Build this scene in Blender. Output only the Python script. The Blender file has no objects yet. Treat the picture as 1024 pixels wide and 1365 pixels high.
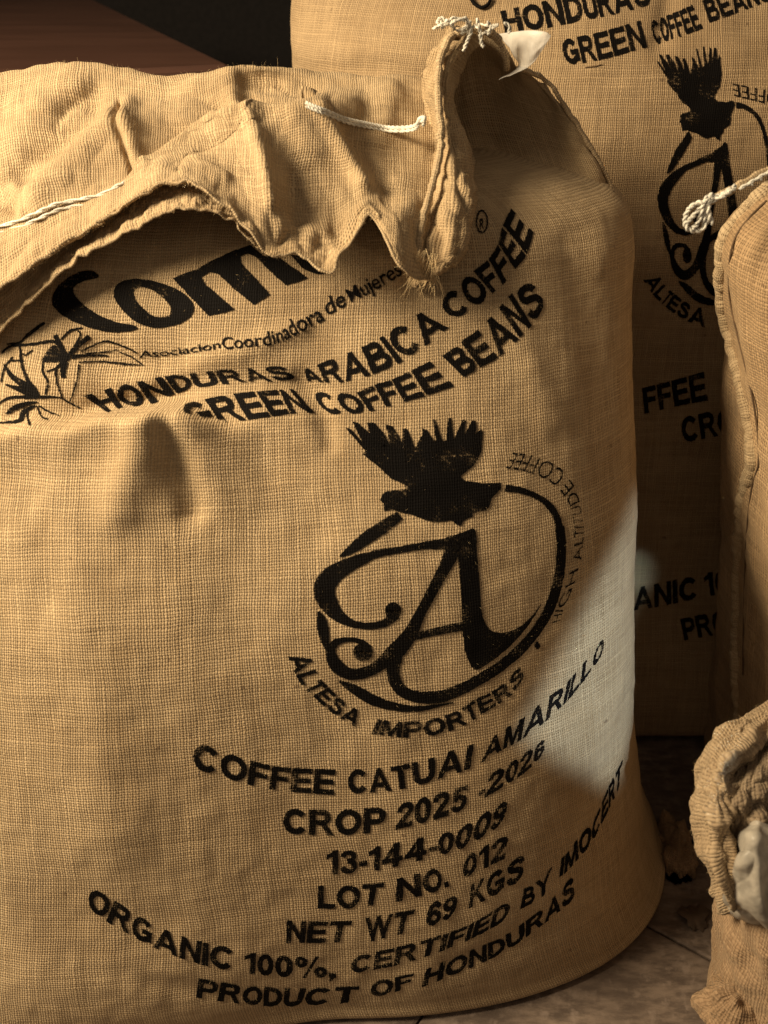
import bpy, bmesh, math, random
import numpy as np
from mathutils import Vector, Matrix, noise
from mathutils.bvhtree import BVHTree

random.seed(7)
rng = np.random.default_rng(7)
scene = bpy.context.scene
col = scene.collection

# ------------------------------------------------------------------ camera
CAM_H, PITCH, HFOV = 1.10, 32.0, 44.0
cam_data = bpy.data.cameras.new('camera')
cam_data.sensor_fit = 'HORIZONTAL'
cam_data.angle_x = math.radians(HFOV)
cam_data.clip_start = 0.01
cam_data.clip_end = 60
cam_data.dof.use_dof = True
cam_data.dof.focus_distance = 1.08
cam_data.dof.aperture_fstop = 7.0
cam = bpy.data.objects.new('camera', cam_data)
cam.location = (0, 0, CAM_H)
cam.rotation_euler = (math.radians(90 - PITCH), 0, 0)
col.objects.link(cam)
scene.camera = cam

# ------------------------------------------------------------------ world, lamps, exposure
world = bpy.data.worlds.new('World')
scene.world = world
world.use_nodes = True
world.node_tree.nodes['Background'].inputs['Color'].default_value = (1.0, 0.80, 0.60, 1)
world.node_tree.nodes['Background'].inputs['Strength'].default_value = 0.20


def lamp(name, loc, target, energy, color, size, size_y=None, spread=None):
    d = bpy.data.lights.new(name, 'AREA')
    d.energy = energy
    d.color = color
    d.shape = 'RECTANGLE'
    d.size = size
    d.size_y = size_y or size
    if spread is not None:
        d.spread = math.radians(spread)
    o = bpy.data.objects.new(name, d)
    o.location = loc
    o.rotation_euler = (Vector(target) - Vector(loc)).to_track_quat('-Z', 'Y').to_euler()
    col.objects.link(o)
    return o


KEY = lamp('warm_window_lamp', (-1.45, 0.50, 1.72), (0.0, 0.95, 0.60), 87, (1.0, 0.81, 0.545), 0.62, 0.62)
BEAM = lamp('daylight_beam_lamp', (0.335, -0.60, 1.56), (0.272, 0.87, 0.378), 0.18, (0.66, 0.84, 1.0), 0.14, 0.30, 1.7)
BEAM.rotation_euler = (BEAM.rotation_euler.to_quaternion() @ Matrix.Rotation(math.radians(-30), 3, 'Z').to_quaternion()).to_euler()

scene.view_settings.view_transform = 'Standard'
scene.view_settings.look = 'None'
scene.view_settings.exposure = 0.0
scene.view_settings.gamma = 1.0
scene.view_settings.use_curve_mapping = False

# ------------------------------------------------------------------ picture geometry helpers
F = 512 / math.tan(math.radians(HFOV / 2))
SP, CP = math.sin(math.radians(PITCH)), math.cos(math.radians(PITCH))


def ray(px, py):
    x = (px - 512) / F
    y = -(py - 682.5) / F
    return Vector((x, CP + y * SP, -SP + y * CP))


def at(px, py, Y):
    """point seen at photo pixel (px, py) standing Y metres in front of the camera"""
    d = ray(px, py)
    t = Y / d.y
    return Vector((d.x * t, Y, CAM_H + d.z * t))


def project(P):
    P = np.asarray(P)
    dx, dy, dz = P[:, 0], P[:, 1], P[:, 2] - CAM_H
    depth = dy * CP - dz * SP
    up = dy * SP + dz * CP
    return 512 + F * dx / depth, 682.5 - F * up / depth


def catmull(pts, n):
    """n samples of a Catmull-Rom curve through pts (k, d)"""
    pts = np.asarray(pts, float)
    k = len(pts)
    if k == 2:
        t = np.linspace(0, 1, n)[:, None]
        return pts[0] * (1 - t) + pts[1] * t
    ext = np.vstack([2 * pts[0] - pts[1], pts, 2 * pts[-1] - pts[-2]])
    s = np.linspace(0, k - 1, n)
    i = np.minimum(s.astype(int), k - 2)
    t = (s - i)[:, None]
    p0, p1, p2, p3 = ext[i], ext[i + 1], ext[i + 2], ext[i + 3]
    return 0.5 * (2 * p1 + (p2 - p0) * t + (2 * p0 - 5 * p1 + 4 * p2 - p3) * t ** 2 + (3 * p1 - p0 - 3 * p2 + p3) * t ** 3)


def interp_curve(keys, s):
    """keys [(s,x,y)], smooth (Catmull, non uniform via finite differences) -> (x,y) arrays"""
    k = np.asarray(keys, float)
    S, X = k[:, 0], k[:, 1:]
    m = np.zeros_like(X)
    for i in range(len(S)):
        a, b = max(i - 1, 0), min(i + 1, len(S) - 1)
        m[i] = (X[b] - X[a]) / (S[b] - S[a])
    s = np.asarray(s, float)
    i = np.clip(np.searchsorted(S, s) - 1, 0, len(S) - 2)
    h = (S[i + 1] - S[i])[:, None]
    t = ((s - S[i])[:, None]) / h
    return ((2 * t ** 3 - 3 * t ** 2 + 1) * X[i] + (t ** 3 - 2 * t ** 2 + t) * h * m[i]
            + (-2 * t ** 3 + 3 * t ** 2) * X[i + 1] + (t ** 3 - t ** 2) * h * m[i + 1])


# ------------------------------------------------------------------ materials
class NT:
    def __init__(self, name):
        self.m = bpy.data.materials.new(name)
        self.m.use_nodes = True
        self.t = self.m.node_tree
        self.bsdf = self.t.nodes['Principled BSDF']
        self.out = self.t.nodes['Material Output']

    def n(self, typ, **kw):
        nd = self.t.nodes.new(typ)
        for k, v in kw.items():
            setattr(nd, k, v)
        return nd

    def link(self, a, b):
        self.t.links.new(a, b)

    def math(self, op, a, b=None, c=None, clamp=False):
        nd = self.n('ShaderNodeMath', operation=op)
        nd.use_clamp = clamp
        for i, v in enumerate((a, b, c)):
            if v is None:
                continue
            if isinstance(v, (int, float)):
                nd.inputs[i].default_value = v
            else:
                self.link(v, nd.inputs[i])
        return nd.outputs[0]

    def noise(self, vec, scale, detail=2.0, rough=0.5, dim='3D'):
        nd = self.n('ShaderNodeTexNoise', noise_dimensions=dim)
        nd.inputs['Scale'].default_value = scale
        nd.inputs['Detail'].default_value = detail
        nd.inputs['Roughness'].default_value = rough
        if vec is not None:
            self.link(vec, nd.inputs['Vector'])
        return nd

    def mix(self, f, a, b, mode='MIX'):
        nd = self.n('ShaderNodeMix', data_type='RGBA', blend_type=mode)
        for i, v in ((0, f), (6, a), (7, b)):
            if isinstance(v, (int, float)):
                nd.inputs[i].default_value = v
            elif isinstance(v, tuple):
                nd.inputs[i].default_value = (*v, 1)
            else:
                self.link(v, nd.inputs[i])
        return nd.outputs[2]

    def ramp(self, f, a, b, lo=0.0, hi=1.0):
        nd = self.n('ShaderNodeMapRange', interpolation_type='SMOOTHSTEP')
        self.link(f, nd.inputs[0])
        for i, v in ((1, a), (2, b), (3, lo), (4, hi)):
            nd.inputs[i].default_value = v
        return nd.outputs[0]


def weave(N, pitch, wob=0.0011):
    """returns (height 0..1, thread brightness, uv output): plain weave of jute threads"""
    uv = N.n('ShaderNodeUVMap').outputs[0]
    w1 = N.noise(uv, 55, 2.0)
    w2 = N.noise(uv, 9, 1.0)
    sub = N.n('ShaderNodeVectorMath', operation='SUBTRACT')
    N.link(w1.outputs['Color'], sub.inputs[0]); sub.inputs[1].default_value = (.5, .5, .5)
    sc = N.n('ShaderNodeVectorMath', operation='SCALE'); N.link(sub.outputs[0], sc.inputs[0]); sc.inputs['Scale'].default_value = wob * 2
    sub2 = N.n('ShaderNodeVectorMath', operation='SUBTRACT')
    N.link(w2.outputs['Color'], sub2.inputs[0]); sub2.inputs[1].default_value = (.5, .5, .5)
    sc2 = N.n('ShaderNodeVectorMath', operation='SCALE'); N.link(sub2.outputs[0], sc2.inputs[0]); sc2.inputs['Scale'].default_value = wob * 10
    ad = N.n('ShaderNodeVectorMath', operation='ADD'); N.link(uv, ad.inputs[0]); N.link(sc.outputs[0], ad.inputs[1])
    ad2 = N.n('ShaderNodeVectorMath', operation='ADD'); N.link(ad.outputs[0], ad2.inputs[0]); N.link(sc2.outputs[0], ad2.inputs[1])
    sx = N.n('ShaderNodeSeparateXYZ'); N.link(ad2.outputs[0], sx.inputs[0])
    def yarns(o, seed, k):      # thick and thin yarns: uneven spacing across the cloth
        c = N.n('ShaderNodeCombineXYZ'); N.link(o, c.inputs[0]); c.inputs[1].default_value = seed
        q = N.noise(c.outputs[0], 0.42 / pitch, 2.0, 0.6).outputs[0]
        return N.math('MULTIPLY_ADD', N.math('SUBTRACT', q, 0.5), 1.35, N.math('MULTIPLY', o, k))
    U = yarns(sx.outputs[0], 3.3, 1 / pitch)
    V = yarns(sx.outputs[1], 8.8, 1 / (pitch * 1.12))
    i, j = N.math('FLOOR', U), N.math('FLOOR', V)
    pw = N.math('POWER', N.math('ABSOLUTE', N.math('SINE', N.math('MULTIPLY', U, math.pi))), 0.75)
    pf = N.math('POWER', N.math('ABSOLUTE', N.math('SINE', N.math('MULTIPLY', V, math.pi))), 0.75)
    ow = N.math('SINE', N.math('MULTIPLY', N.math('ADD', V, i), math.pi))
    of = N.math('SINE', N.math('MULTIPLY', N.math('ADD', U, j), math.pi))
    hw = N.math('MULTIPLY', pw, N.math('MULTIPLY_ADD', ow, 0.36, 0.64))
    hf = N.math('MULTIPLY', pf, N.math('MULTIPLY_ADD', of, -0.38, 0.50))
    h = N.math('MAXIMUM', hw, hf)
    # slubs: each thread has its own thickness/tone along its length
    cw = N.n('ShaderNodeCombineXYZ'); N.link(i, cw.inputs[0]); N.link(N.math('MULTIPLY', V, 0.045), cw.inputs[1])
    cf = N.n('ShaderNodeCombineXYZ'); N.link(N.math('MULTIPLY', U, 0.045), cf.inputs[0]); N.link(j, cf.inputs[1]); cf.inputs[2].default_value = 31.7
    nw = N.noise(cw.outputs[0], 0.93, 1.0).outputs[0]
    nf = N.noise(cf.outputs[0], 0.93, 1.0).outputs[0]
    isw = N.math('GREATER_THAN', hw, hf)
    tone = N.math('ADD', N.math('MULTIPLY', nw, isw), N.math('MULTIPLY', nf, N.math('SUBTRACT', 1.0, isw)))
    fib = N.noise(uv, 2600, 2.0).outputs[0]
    hh = N.math('ADD', N.math('MULTIPLY', h, N.math('MULTIPLY_ADD', tone, 0.7, 0.65)), N.math('MULTIPLY', fib, 0.16))
    return hh, tone, uv, fib


def burlap(name, light, dark, pitch, bump=1.0, gap=(0.115, 0.073, 0.036)):
    N = NT(name)
    h, tone, uv, fib = weave(N, pitch)
    blotch = N.noise(uv, 5.5, 3.0, 0.6).outputs[0]
    c = N.mix(N.ramp(tone, 0.22, 0.70), dark, light)
    c = N.mix(N.math('MULTIPLY', N.ramp(blotch, 0.42, 0.68), 0.5), c, (light[0] * .60, light[1] * .56, light[2] * .52))
    mott = N.noise(uv, 24, 4.0, 0.7).outputs[0]
    c = N.mix(N.math('MULTIPLY', N.ramp(mott, 0.50, 0.72), 0.42), c, (light[0] * .66, light[1] * .60, light[2] * .52))
    c = N.mix(N.math('MULTIPLY', N.ramp(mott, 0.30, 0.46, 1.0, 0.0), 0.30), c, tuple(min(1, v * 1.22) for v in light))
    c = N.mix(N.math('MULTIPLY', N.ramp(fib, 0.5, 0.75), 0.35), c, tuple(min(1, v * 1.45) for v in light))
    op = N.noise(uv, 16, 2.0).outputs[0]      # looser and denser patches of weave
    c = N.mix(N.math('MAXIMUM', N.ramp(h, 0.30, 0.62), N.ramp(op, 0.40, 0.66, 0.0, 0.75)), gap, c)
    # small dark flecks of bark left in the jute
    fl = N.noise(uv, 75, 1.0).outputs[0]
    c = N.mix(N.math('MULTIPLY', N.ramp(fl, 0.74, 0.80), 0.6), c, (0.11, 0.06, 0.03))
    N.link(c, N.bsdf.inputs['Base Color'])
    N.bsdf.inputs['Roughness'].default_value = 0.82
    N.bsdf.inputs['Specular IOR Level'].default_value = 0.25
    N.bsdf.inputs['Sheen Weight'].default_value = 0.12
    N.bsdf.inputs['Sheen Roughness'].default_value = 0.4
    N.bsdf.inputs['Sheen Tint'].default_value = (1, .85, .6, 1)
    b = N.n('ShaderNodeBump')
    b.inputs['Strength'].default_value = bump
    b.inputs['Distance'].default_value = pitch * 0.42
    N.link(h, b.inputs['Height'])
    N.link(b.outputs[0], N.bsdf.inputs['Normal'])
    return N.m


def ink(name, pitch):
    N = NT(name)
    h, tone, uv, fib = weave(N, pitch)
    N.bsdf.inputs['Base Color'].default_value = (0.0045, 0.0035, 0.003, 1)
    N.bsdf.inputs['Roughness'].default_value = 0.8
    N.bsdf.inputs['Specular IOR Level'].default_value = 0.08
    b = N.n('ShaderNodeBump')
    b.inputs['Strength'].default_value = 0.7
    b.inputs['Distance'].default_value = pitch * 0.3
    N.link(h, b.inputs['Height'])
    N.link(b.outputs[0], N.bsdf.inputs['Normal'])
    big = N.noise(uv, 38, 3.0).outputs[0]
    fine = N.noise(uv, 420, 2.0).outputs[0]
    k = N.math('ADD', N.math('MULTIPLY', big, 0.55), N.math('ADD', N.math('MULTIPLY', fine, 0.5), N.math('MULTIPLY_ADD', h, -0.22, 0.22)))
    wear = N.math('MULTIPLY', N.ramp(k, 0.655, 0.78), 0.7)
    tr = N.n('ShaderNodeBsdfTransparent')
    mx = N.n('ShaderNodeMixShader')
    N.link(wear, mx.inputs[0]); N.link(N.bsdf.outputs[0], mx.inputs[1]); N.link(tr.outputs[0], mx.inputs[2])
    N.link(mx.outputs[0], N.out.inputs[0])
    return N.m


PITCH_T = 0.0026
M = {}
M['burlap'] = burlap('burlap', (0.505, 0.368, 0.21), (0.365, 0.256, 0.138), PITCH_T)
M['burlap_back'] = burlap('burlap_greyer', (0.46, 0.325, 0.18), (0.34, 0.235, 0.13), PITCH_T)
M['burlap_coarse'] = burlap('burlap_coarse', (0.50, 0.335, 0.18), (0.31, 0.20, 0.105), 0.0037)
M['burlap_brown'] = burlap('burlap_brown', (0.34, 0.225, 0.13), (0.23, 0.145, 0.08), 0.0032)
M['hem'] = burlap('burlap_hem', (0.53, 0.40, 0.24), (0.37, 0.265, 0.15), 0.0024, 0.8, (0.12, 0.075, 0.038))
M['ink'] = ink('black_stencil_ink', PITCH_T)


def plain(name, colr, rough, spec=0.3, bump=None, trans=0.0, alpha=1.0, var=0.25):
    N = NT(name)
    tc = N.n('ShaderNodeTexCoord').outputs['Object']
    nz = N.noise(tc, 60, 4.0).outputs[0]
    c = N.mix(N.ramp(nz, 0.3, 0.7), tuple(v * (1 - var) for v in colr), tuple(min(1, v * (1 + var)) for v in colr))
    N.link(c, N.bsdf.inputs['Base Color'])
    N.bsdf.inputs['Roughness'].default_value = rough
    N.bsdf.inputs['Specular IOR Level'].default_value = spec
    N.bsdf.inputs['Transmission Weight'].default_value = trans
    N.bsdf.inputs['Alpha'].default_value = alpha
    if bump:
        b = N.n('ShaderNodeBump'); b.inputs['Strength'].default_value = bump[1]; b.inputs['Distance'].default_value = 0.002
        N.link(N.noise(tc, bump[0], 3.0).outputs[0], b.inputs['Height']); N.link(b.outputs[0], N.bsdf.inputs['Normal'])
    return N.m


M['scrap'] = plain('dry_husk', (0.10, 0.068, 0.046), 0.9)
M['string'] = plain('white_cotton_string', (0.74, 0.70, 0.60), 0.8, bump=(900, 0.7))
M['fibre'] = plain('jute_fibre', (0.62, 0.46, 0.25), 0.7)
M['stitch'] = plain('dark_stitch', (0.12, 0.075, 0.04), 0.9)
M['plastic'] = plain('milky_plastic_film', (0.70, 0.67, 0.61), 0.45, 0.4, var=0.06, alpha=0.55, bump=(90, .6))
M['cuff'] = burlap('pale_cuff', (0.42, 0.31, 0.19), (0.28, 0.20, 0.12), 0.0033, 1.0, (0.13, 0.09, 0.05))
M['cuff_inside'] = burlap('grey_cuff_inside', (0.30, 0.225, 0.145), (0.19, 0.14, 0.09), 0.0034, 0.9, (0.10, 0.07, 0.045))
M['liner'] = plain('dusty_plastic_liner', (0.50, 0.45, 0.37), 0.42, 0.45, var=0.25, alpha=0.5, bump=(60, 0.9))

# ------------------------------------------------------------------ object helpers
def link(o, parent=None):
    col.objects.link(o)
    if parent is not None:
        o.parent = parent
    return o


def thing(name, label, cat, loc=(0, 0, 0), group=None):
    o = bpy.data.objects.new(name, None)
    o.empty_display_size = 0.05
    o.location = loc
    o['label'] = label
    o['category'] = cat
    if group:
        o['group'] = group
    return link(o)


def mesh_obj(name, verts, faces, mat, parent=None, uvs=None, smooth=True):
    me = bpy.data.meshes.new(name)
    me.from_pydata([tuple(v) for v in verts], [], [tuple(f) for f in faces])
    if uvs is not None:
        lay = me.uv_layers.new(name='UVMap')
        idx = np.empty(len(me.loops), dtype=np.int32)
        me.loops.foreach_get('vertex_index', idx)
        lay.data.foreach_set('uv', np.asarray(uvs, float)[idx].ravel())
    if smooth:
        me.polygons.foreach_set('use_smooth', [True] * len(me.polygons))
    me.materials.append(mat)
    me.update()
    o = bpy.data.objects.new(name, me)
    link(o, parent)
    if parent is not None:
        o.matrix_parent_inverse = Matrix.Translation(-parent.location)
    return o


def grid_faces(nr, nc, wrap=False):
    f = []
    cc = nc if wrap else nc - 1
    for r in range(nr - 1):
        for c in range(cc):
            c2 = (c + 1) % nc
            f.append((r * nc + c, r * nc + c2, (r + 1) * nc + c2, (r + 1) * nc + c))
    return f


def fbm(p, scale, seed, octs=3):
    v = Vector((p[0] * scale + seed, p[1] * scale - seed * .37, p[2] * scale + seed * .71))
    return noise.fractal(v, 0.9, 2.0, octs)


def grid_normals(G):
    du = np.gradient(G, axis=1)
    dv = np.gradient(G, axis=0)
    n = np.cross(du, dv)
    n /= np.linalg.norm(n, axis=2, keepdims=True) + 1e-12
    return n


def wrinkle(G, specs):
    """G (r,c,3): push along normals with fractal noise; specs [(scale, amp, seed, stretch xyz)]"""
    n = grid_normals(G)
    r, c, _ = G.shape
    d = np.zeros((r, c))
    for sc, amp, seed, st in specs:
        for i in range(r):
            for j in range(c):
                p = G[i, j]
                q = Vector((p[0] * st[0] * sc + seed, p[1] * st[1] * sc, p[2] * st[2] * sc - seed))
                if len(st) > 3:      # sharp creases
                    d[i, j] += amp * (1 - 2.6 * abs(noise.noise(q + Vector((0.6 * noise.noise(q * .7), 0.5 * noise.noise(q * .6 + Vector((4, 4, 4))), 0)))))
                else:
                    d[i, j] += amp * noise.fractal(q, 0.9, 2.0, 3)
    return G + n * d[:, :, None]


def grid_uv(G):
    du = np.linalg.norm(np.diff(G, axis=1), axis=2).mean(axis=0)
    dv = np.linalg.norm(np.diff(G, axis=0), axis=2).mean(axis=1)
    u = np.concatenate([[0], np.cumsum(du)])
    v = np.concatenate([[0], np.cumsum(dv)])
    uu, vv = np.meshgrid(u, -v)
    return np.stack([uu, vv], 2).reshape(-1, 2)


def patch(name, ctrl, nr, nc, mat, parent, wr=(), thick=0.0014, uvoff=(0, 0), sculpt=None):
    """ctrl: rows of (px, py, Y) -> smooth cloth sheet through those points"""
    P = np.array([[at(*p) for p in row] for row in ctrl], float)
    A = np.stack([catmull(P[i], nc) for i in range(len(P))])
    G = np.stack([catmull(A[:, j], nr) for j in range(nc)], axis=1)
    if wr:
        G = wrinkle(G, wr)
    uv = grid_uv(G) + np.array(uvoff)
    if sculpt:
        G = sculpt(G)
    o = mesh_obj(name, G.reshape(-1, 3), grid_faces(nr, nc), mat, parent, uv)
    if thick:
        s = o.modifiers.new('thickness', 'SOLIDIFY')
        s.thickness = thick
        s.offset = 0
    return o, G


def pleats(amp, kr, kc, seed, edge=0.0, weight=None):
    """sharp folds drawn in the cloth's own rows/columns; edge: ragged last row"""
    def f(G):
        n = grid_normals(G)
        R, C, _ = G.shape
        d = np.zeros((R, C))
        for i in range(R):
            for j in range(C):
                q = Vector((i / R * kr + seed, j / C * kc, seed * .3))
                d[i, j] = amp * (.55 - 1.7 * abs(noise.noise(q)) + .35 * noise.noise(q * 2.7))
        if weight is not None:
            d *= weight(np.linspace(0, 1, R))[:, None]
        G = G + n * d[:, :, None]
        if edge:
            dv = np.gradient(G, axis=0); dv /= np.linalg.norm(dv, axis=2, keepdims=True) + 1e-9
            jag = np.array([noise.noise(Vector((j * .21, seed, 0))) + .6 * noise.noise(Vector((j * .6, seed, 3))) for j in range(C)])
            w = np.clip((np.linspace(0, 1, R) - .93) / .07, 0, 1)
            G = G + dv * (edge * w[:, None] * jag[None, :])[:, :, None]
        return G
    return f


def tube_mesh(paths, sides=6):
    """paths: list of (pts (n,3), radii (n)) -> verts, faces"""
    V, Fc = [], []
    for pts, rad in paths:
        pts = np.asarray(pts, float)
        n = len(pts)
        rad = np.broadcast_to(rad, n)
        tan = np.gradient(pts, axis=0)
        tan /= np.linalg.norm(tan, axis=1, keepdims=True) + 1e-12
        ref = np.array([0.31, 0.2, 0.93])
        base = len(V)
        a = None
        for i in range(n):
            if a is None:
                a = np.cross(tan[i], ref)
            else:
                a = a - tan[i] * np.dot(a, tan[i])
            a /= np.linalg.norm(a) + 1e-12
            b = np.cross(tan[i], a)
            for k in range(sides):
                th = 2 * math.pi * k / sides
                V.append(pts[i] + rad[i] * (math.cos(th) * a + math.sin(th) * b))
        for i in range(n - 1):
            for k in range(sides):
                k2 = (k + 1) % sides
                Fc.append((base + i * sides + k, base + i * sides + k2, base + (i + 1) * sides + k2, base + (i + 1) * sides + k))
        Fc.append(tuple(base + k for k in range(sides))[::-1])
        Fc.append(tuple(base + (n - 1) * sides + k for k in range(sides)))
    return V, Fc


def twisted(pts, r, strands=2, turns_per_m=110, n=None, jitter=0.0):
    """a twisted string along pts"""
    L = np.linalg.norm(np.diff(np.asarray(pts), axis=0), axis=1).sum()
    n = n or max(12, int(L * turns_per_m * 7))
    c = catmull(pts, n)
    tan = np.gradient(c, axis=0); tan /= np.linalg.norm(tan, axis=1, keepdims=True)
    a = np.cross(tan, np.array([0.2, .3, .93])); a /= np.linalg.norm(a, axis=1, keepdims=True)
    b = np.cross(tan, a)
    out = []
    for k in range(strands):
        ph = np.linspace(0, L * turns_per_m * 2 * math.pi, n) + 2 * math.pi * k / strands
        o = c + (a * np.cos(ph)[:, None] + b * np.sin(ph)[:, None]) * r * 0.62
        if jitter:
            o = o + rng.normal(0, jitter, o.shape)
        out.append((o, r * 0.62))
    return out


def fibres(name, pts, normals, parent, lmin, lmax, rad=0.00009, spread=0.8, mat='fibre'):
    """loose jute hairs growing from pts"""
    paths = []
    for p, n in zip(pts, normals):
        d = n + rng.normal(0, spread, 3)
        d /= np.linalg.norm(d)
        L = rng.uniform(lmin, lmax)
        q, pts = np.array(p, float), []
        for k in range(6):
            pts.append(q.copy())
            d = d + rng.normal(0, .38, 3); d /= np.linalg.norm(d)
            q = q + d * L / 5
        paths.append((np.array(pts), np.array([1, 1, .9, .8, .6, .25]) * rad))
    V, Fc = tube_mesh(paths, 3)
    o = mesh_obj(name, V, Fc, M[mat], parent)
    o['kind'] = 'stuff'
    return o


def ring(a, b, n, count):
    th = np.linspace(0, 2 * math.pi, 721) + math.pi / 2
    c, s = np.cos(th), np.sin(th)
    x = a * np.sign(c) * np.abs(c) ** (2 / n)
    y = b * np.sign(s) * np.abs(s) ** (2 / n)
    d = np.concatenate([[0], np.cumsum(np.hypot(np.diff(x), np.diff(y)))])
    t = np.linspace(0, d[-1], count, endpoint=False)
    return np.interp(t, d, x), np.interp(t, d, y), d[-1]


def sack_grid(levels, count, rows, nexp=2.4):
    """levels: (z, cx, cy, a, b); returns grid (rows, count, 3) wrapped round, uv"""
    Lv = catmull(np.array(levels, float), rows * 6)
    d = np.concatenate([[0], np.cumsum(np.linalg.norm(np.diff(Lv, axis=0)[:, [0, 1, 2, 4]], axis=1))])
    t = np.linspace(0, d[-1], rows)
    Lv = np.stack([np.interp(t, d, Lv[:, k]) for k in range(Lv.shape[1])], 1)
    G = np.zeros((rows, count, 3))
    per = []
    for i, (z, cx, cy, a, b) in enumerate(Lv):
        x, y, L = ring(max(a, .004), max(b, .004), nexp, count)
        G[i, :, 0], G[i, :, 1], G[i, :, 2] = cx + x, cy + y, z
        per.append(L)
    Lref = np.median(per)
    uu, vv = np.meshgrid(np.linspace(0, Lref, count + 1)[:count], t)
    return G, np.stack([uu, vv], 2), Lref


def close_wrap(G, UV, Lref):
    """repeat the first column so UVs do not jump"""
    G = np.concatenate([G, G[:, :1]], 1)
    last = UV[:, :1].copy(); last[:, :, 0] = Lref
    return G, np.concatenate([UV, last], 1)


def bvh_of(G):
    r, c, _ = G.shape
    return BVHTree.FromPolygons([Vector(v) for v in G.reshape(-1, 3)], grid_faces(r, c))


class Surface:
    """a printed cloth: knows where a photo ray meets it and the weave coordinates there"""
    def __init__(self, G, UV):
        self.G, self.UV = G, UV
        self.c = G.shape[1]
        self.flatG = G.reshape(-1, 3)
        self.flatUV = UV.reshape(-1, 2)
        self.bvh = bvh_of(G)

    def hit(self, px, py, lift=0.0):
        o = Vector((0, 0, CAM_H))
        loc, nrm, fi, dist = self.bvh.ray_cast(o, ray(px, py).normalized())
        if loc is None:
            return None
        if nrm.dot(ray(px, py)) > 0:
            nrm = -nrm
        r, c = divmod(fi, self.c - 1)
        i0 = r * self.c + c
        i1, i2, i3 = i0 + 1, i0 + self.c + 1, i0 + self.c
        e1 = Vector(self.flatG[i1] - self.flatG[i0]); e2 = Vector(self.flatG[i3] - self.flatG[i0])
        w = loc - Vector(self.flatG[i0])
        s = w.dot(e1) / max(e1.length_squared, 1e-12)
        t = w.dot(e2) / max(e2.length_squared, 1e-12)
        uv = self.flatUV[i0] + (self.flatUV[i1] - self.flatUV[i0]) * s + (self.flatUV[i3] - self.flatUV[i0]) * t
        return loc + nrm * lift, nrm, uv


# ------------------------------------------------------------------ print on cloth
def text_polys(txt, weight):
    cu = bpy.data.curves.new('t', 'FONT')
    cu.body = txt
    cu.size = 1.0
    cu.offset = weight
    cu.resolution_u = 5
    o = bpy.data.objects.new('t', cu)
    col.objects.link(o)
    dg = bpy.context.evaluated_depsgraph_get()
    me = bpy.data.meshes.new_from_object(o.evaluated_get(dg))
    bpy.data.objects.remove(o)
    bpy.data.curves.remove(cu)
    bm = bmesh.new(); bm.from_mesh(me)
    bpy.data.meshes.remove(me)
    return bm


CAP = 0.728    # cap height of the built-in face, size 1


def print_mesh(name, bm, mapper, surf, parent, cell, clip=None, jit=1.0):
    """cut a flat drawing into small cells, carry it through mapper to photo pixels and lay it on the cloth"""
    xs = [v.co.x for v in bm.verts]; ys = [v.co.y for v in bm.verts]
    for ax, lo, hi, st in ((0, min(xs), max(xs), cell[0]), (1, min(ys), max(ys), cell[1])):
        k = lo + st
        while k < hi:
            co = Vector((k, 0, 0)) if ax == 0 else Vector((0, k, 0))
            no = Vector((1, 0, 0)) if ax == 0 else Vector((0, 1, 0))
            bmesh.ops.bisect_plane(bm, geom=bm.verts[:] + bm.edges[:] + bm.faces[:], plane_co=co, plane_no=no)
            k += st
    bmesh.ops.triangulate(bm, faces=[f for f in bm.faces if len(f.verts) > 4])
    bm.verts.ensure_lookup_table()
    P = mapper(np.array([[v.co.x, v.co.y] for v in bm.verts]))
    verts, uvs, ok = [], [], []
    for (px, py) in P:
        px2 = px + jit * noise.noise(Vector((px * .33, py * .33, 3.1)))
        py2 = py + jit * noise.noise(Vector((px * .45, py * .45, 9.7)))
        good = clip is None or clip(px, py)
        h = surf.hit(px2, py2, 0.0008) if good else None
        if h is None:
            verts.append((0, 0, 0)); uvs.append((0, 0)); ok.append(False)
        else:
            verts.append(tuple(h[0])); uvs.append(tuple(h[2])); ok.append(True)
    faces = []
    for f in bm.faces:
        ids = [v.index for v in f.verts]
        if all(ok[i] for i in ids):
            c = [Vector(verts[i]) for i in ids]
            if max((c[a] - c[a - 1]).length for a in range(len(c))) < 0.03:
                faces.append(ids)
    bm.free()
    used = sorted({i for f in faces for i in f})
    if not used:
        return None
    mp = {k: i for i, k in enumerate(used)}
    return mesh_obj(name, [verts[i] for i in used], [[mp[i] for i in f] for f in faces], M['ink'], parent, [uvs[i] for i in used])


def keyed(k, ox, oy, sc):
    if len(k[0]) == 2:
        n = len(k)
        k = [(i / (n - 1), *p) for i, p in enumerate(k)]
    return [(s, ox + sc * x, oy + sc * y) for s, x, y in k]


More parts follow.
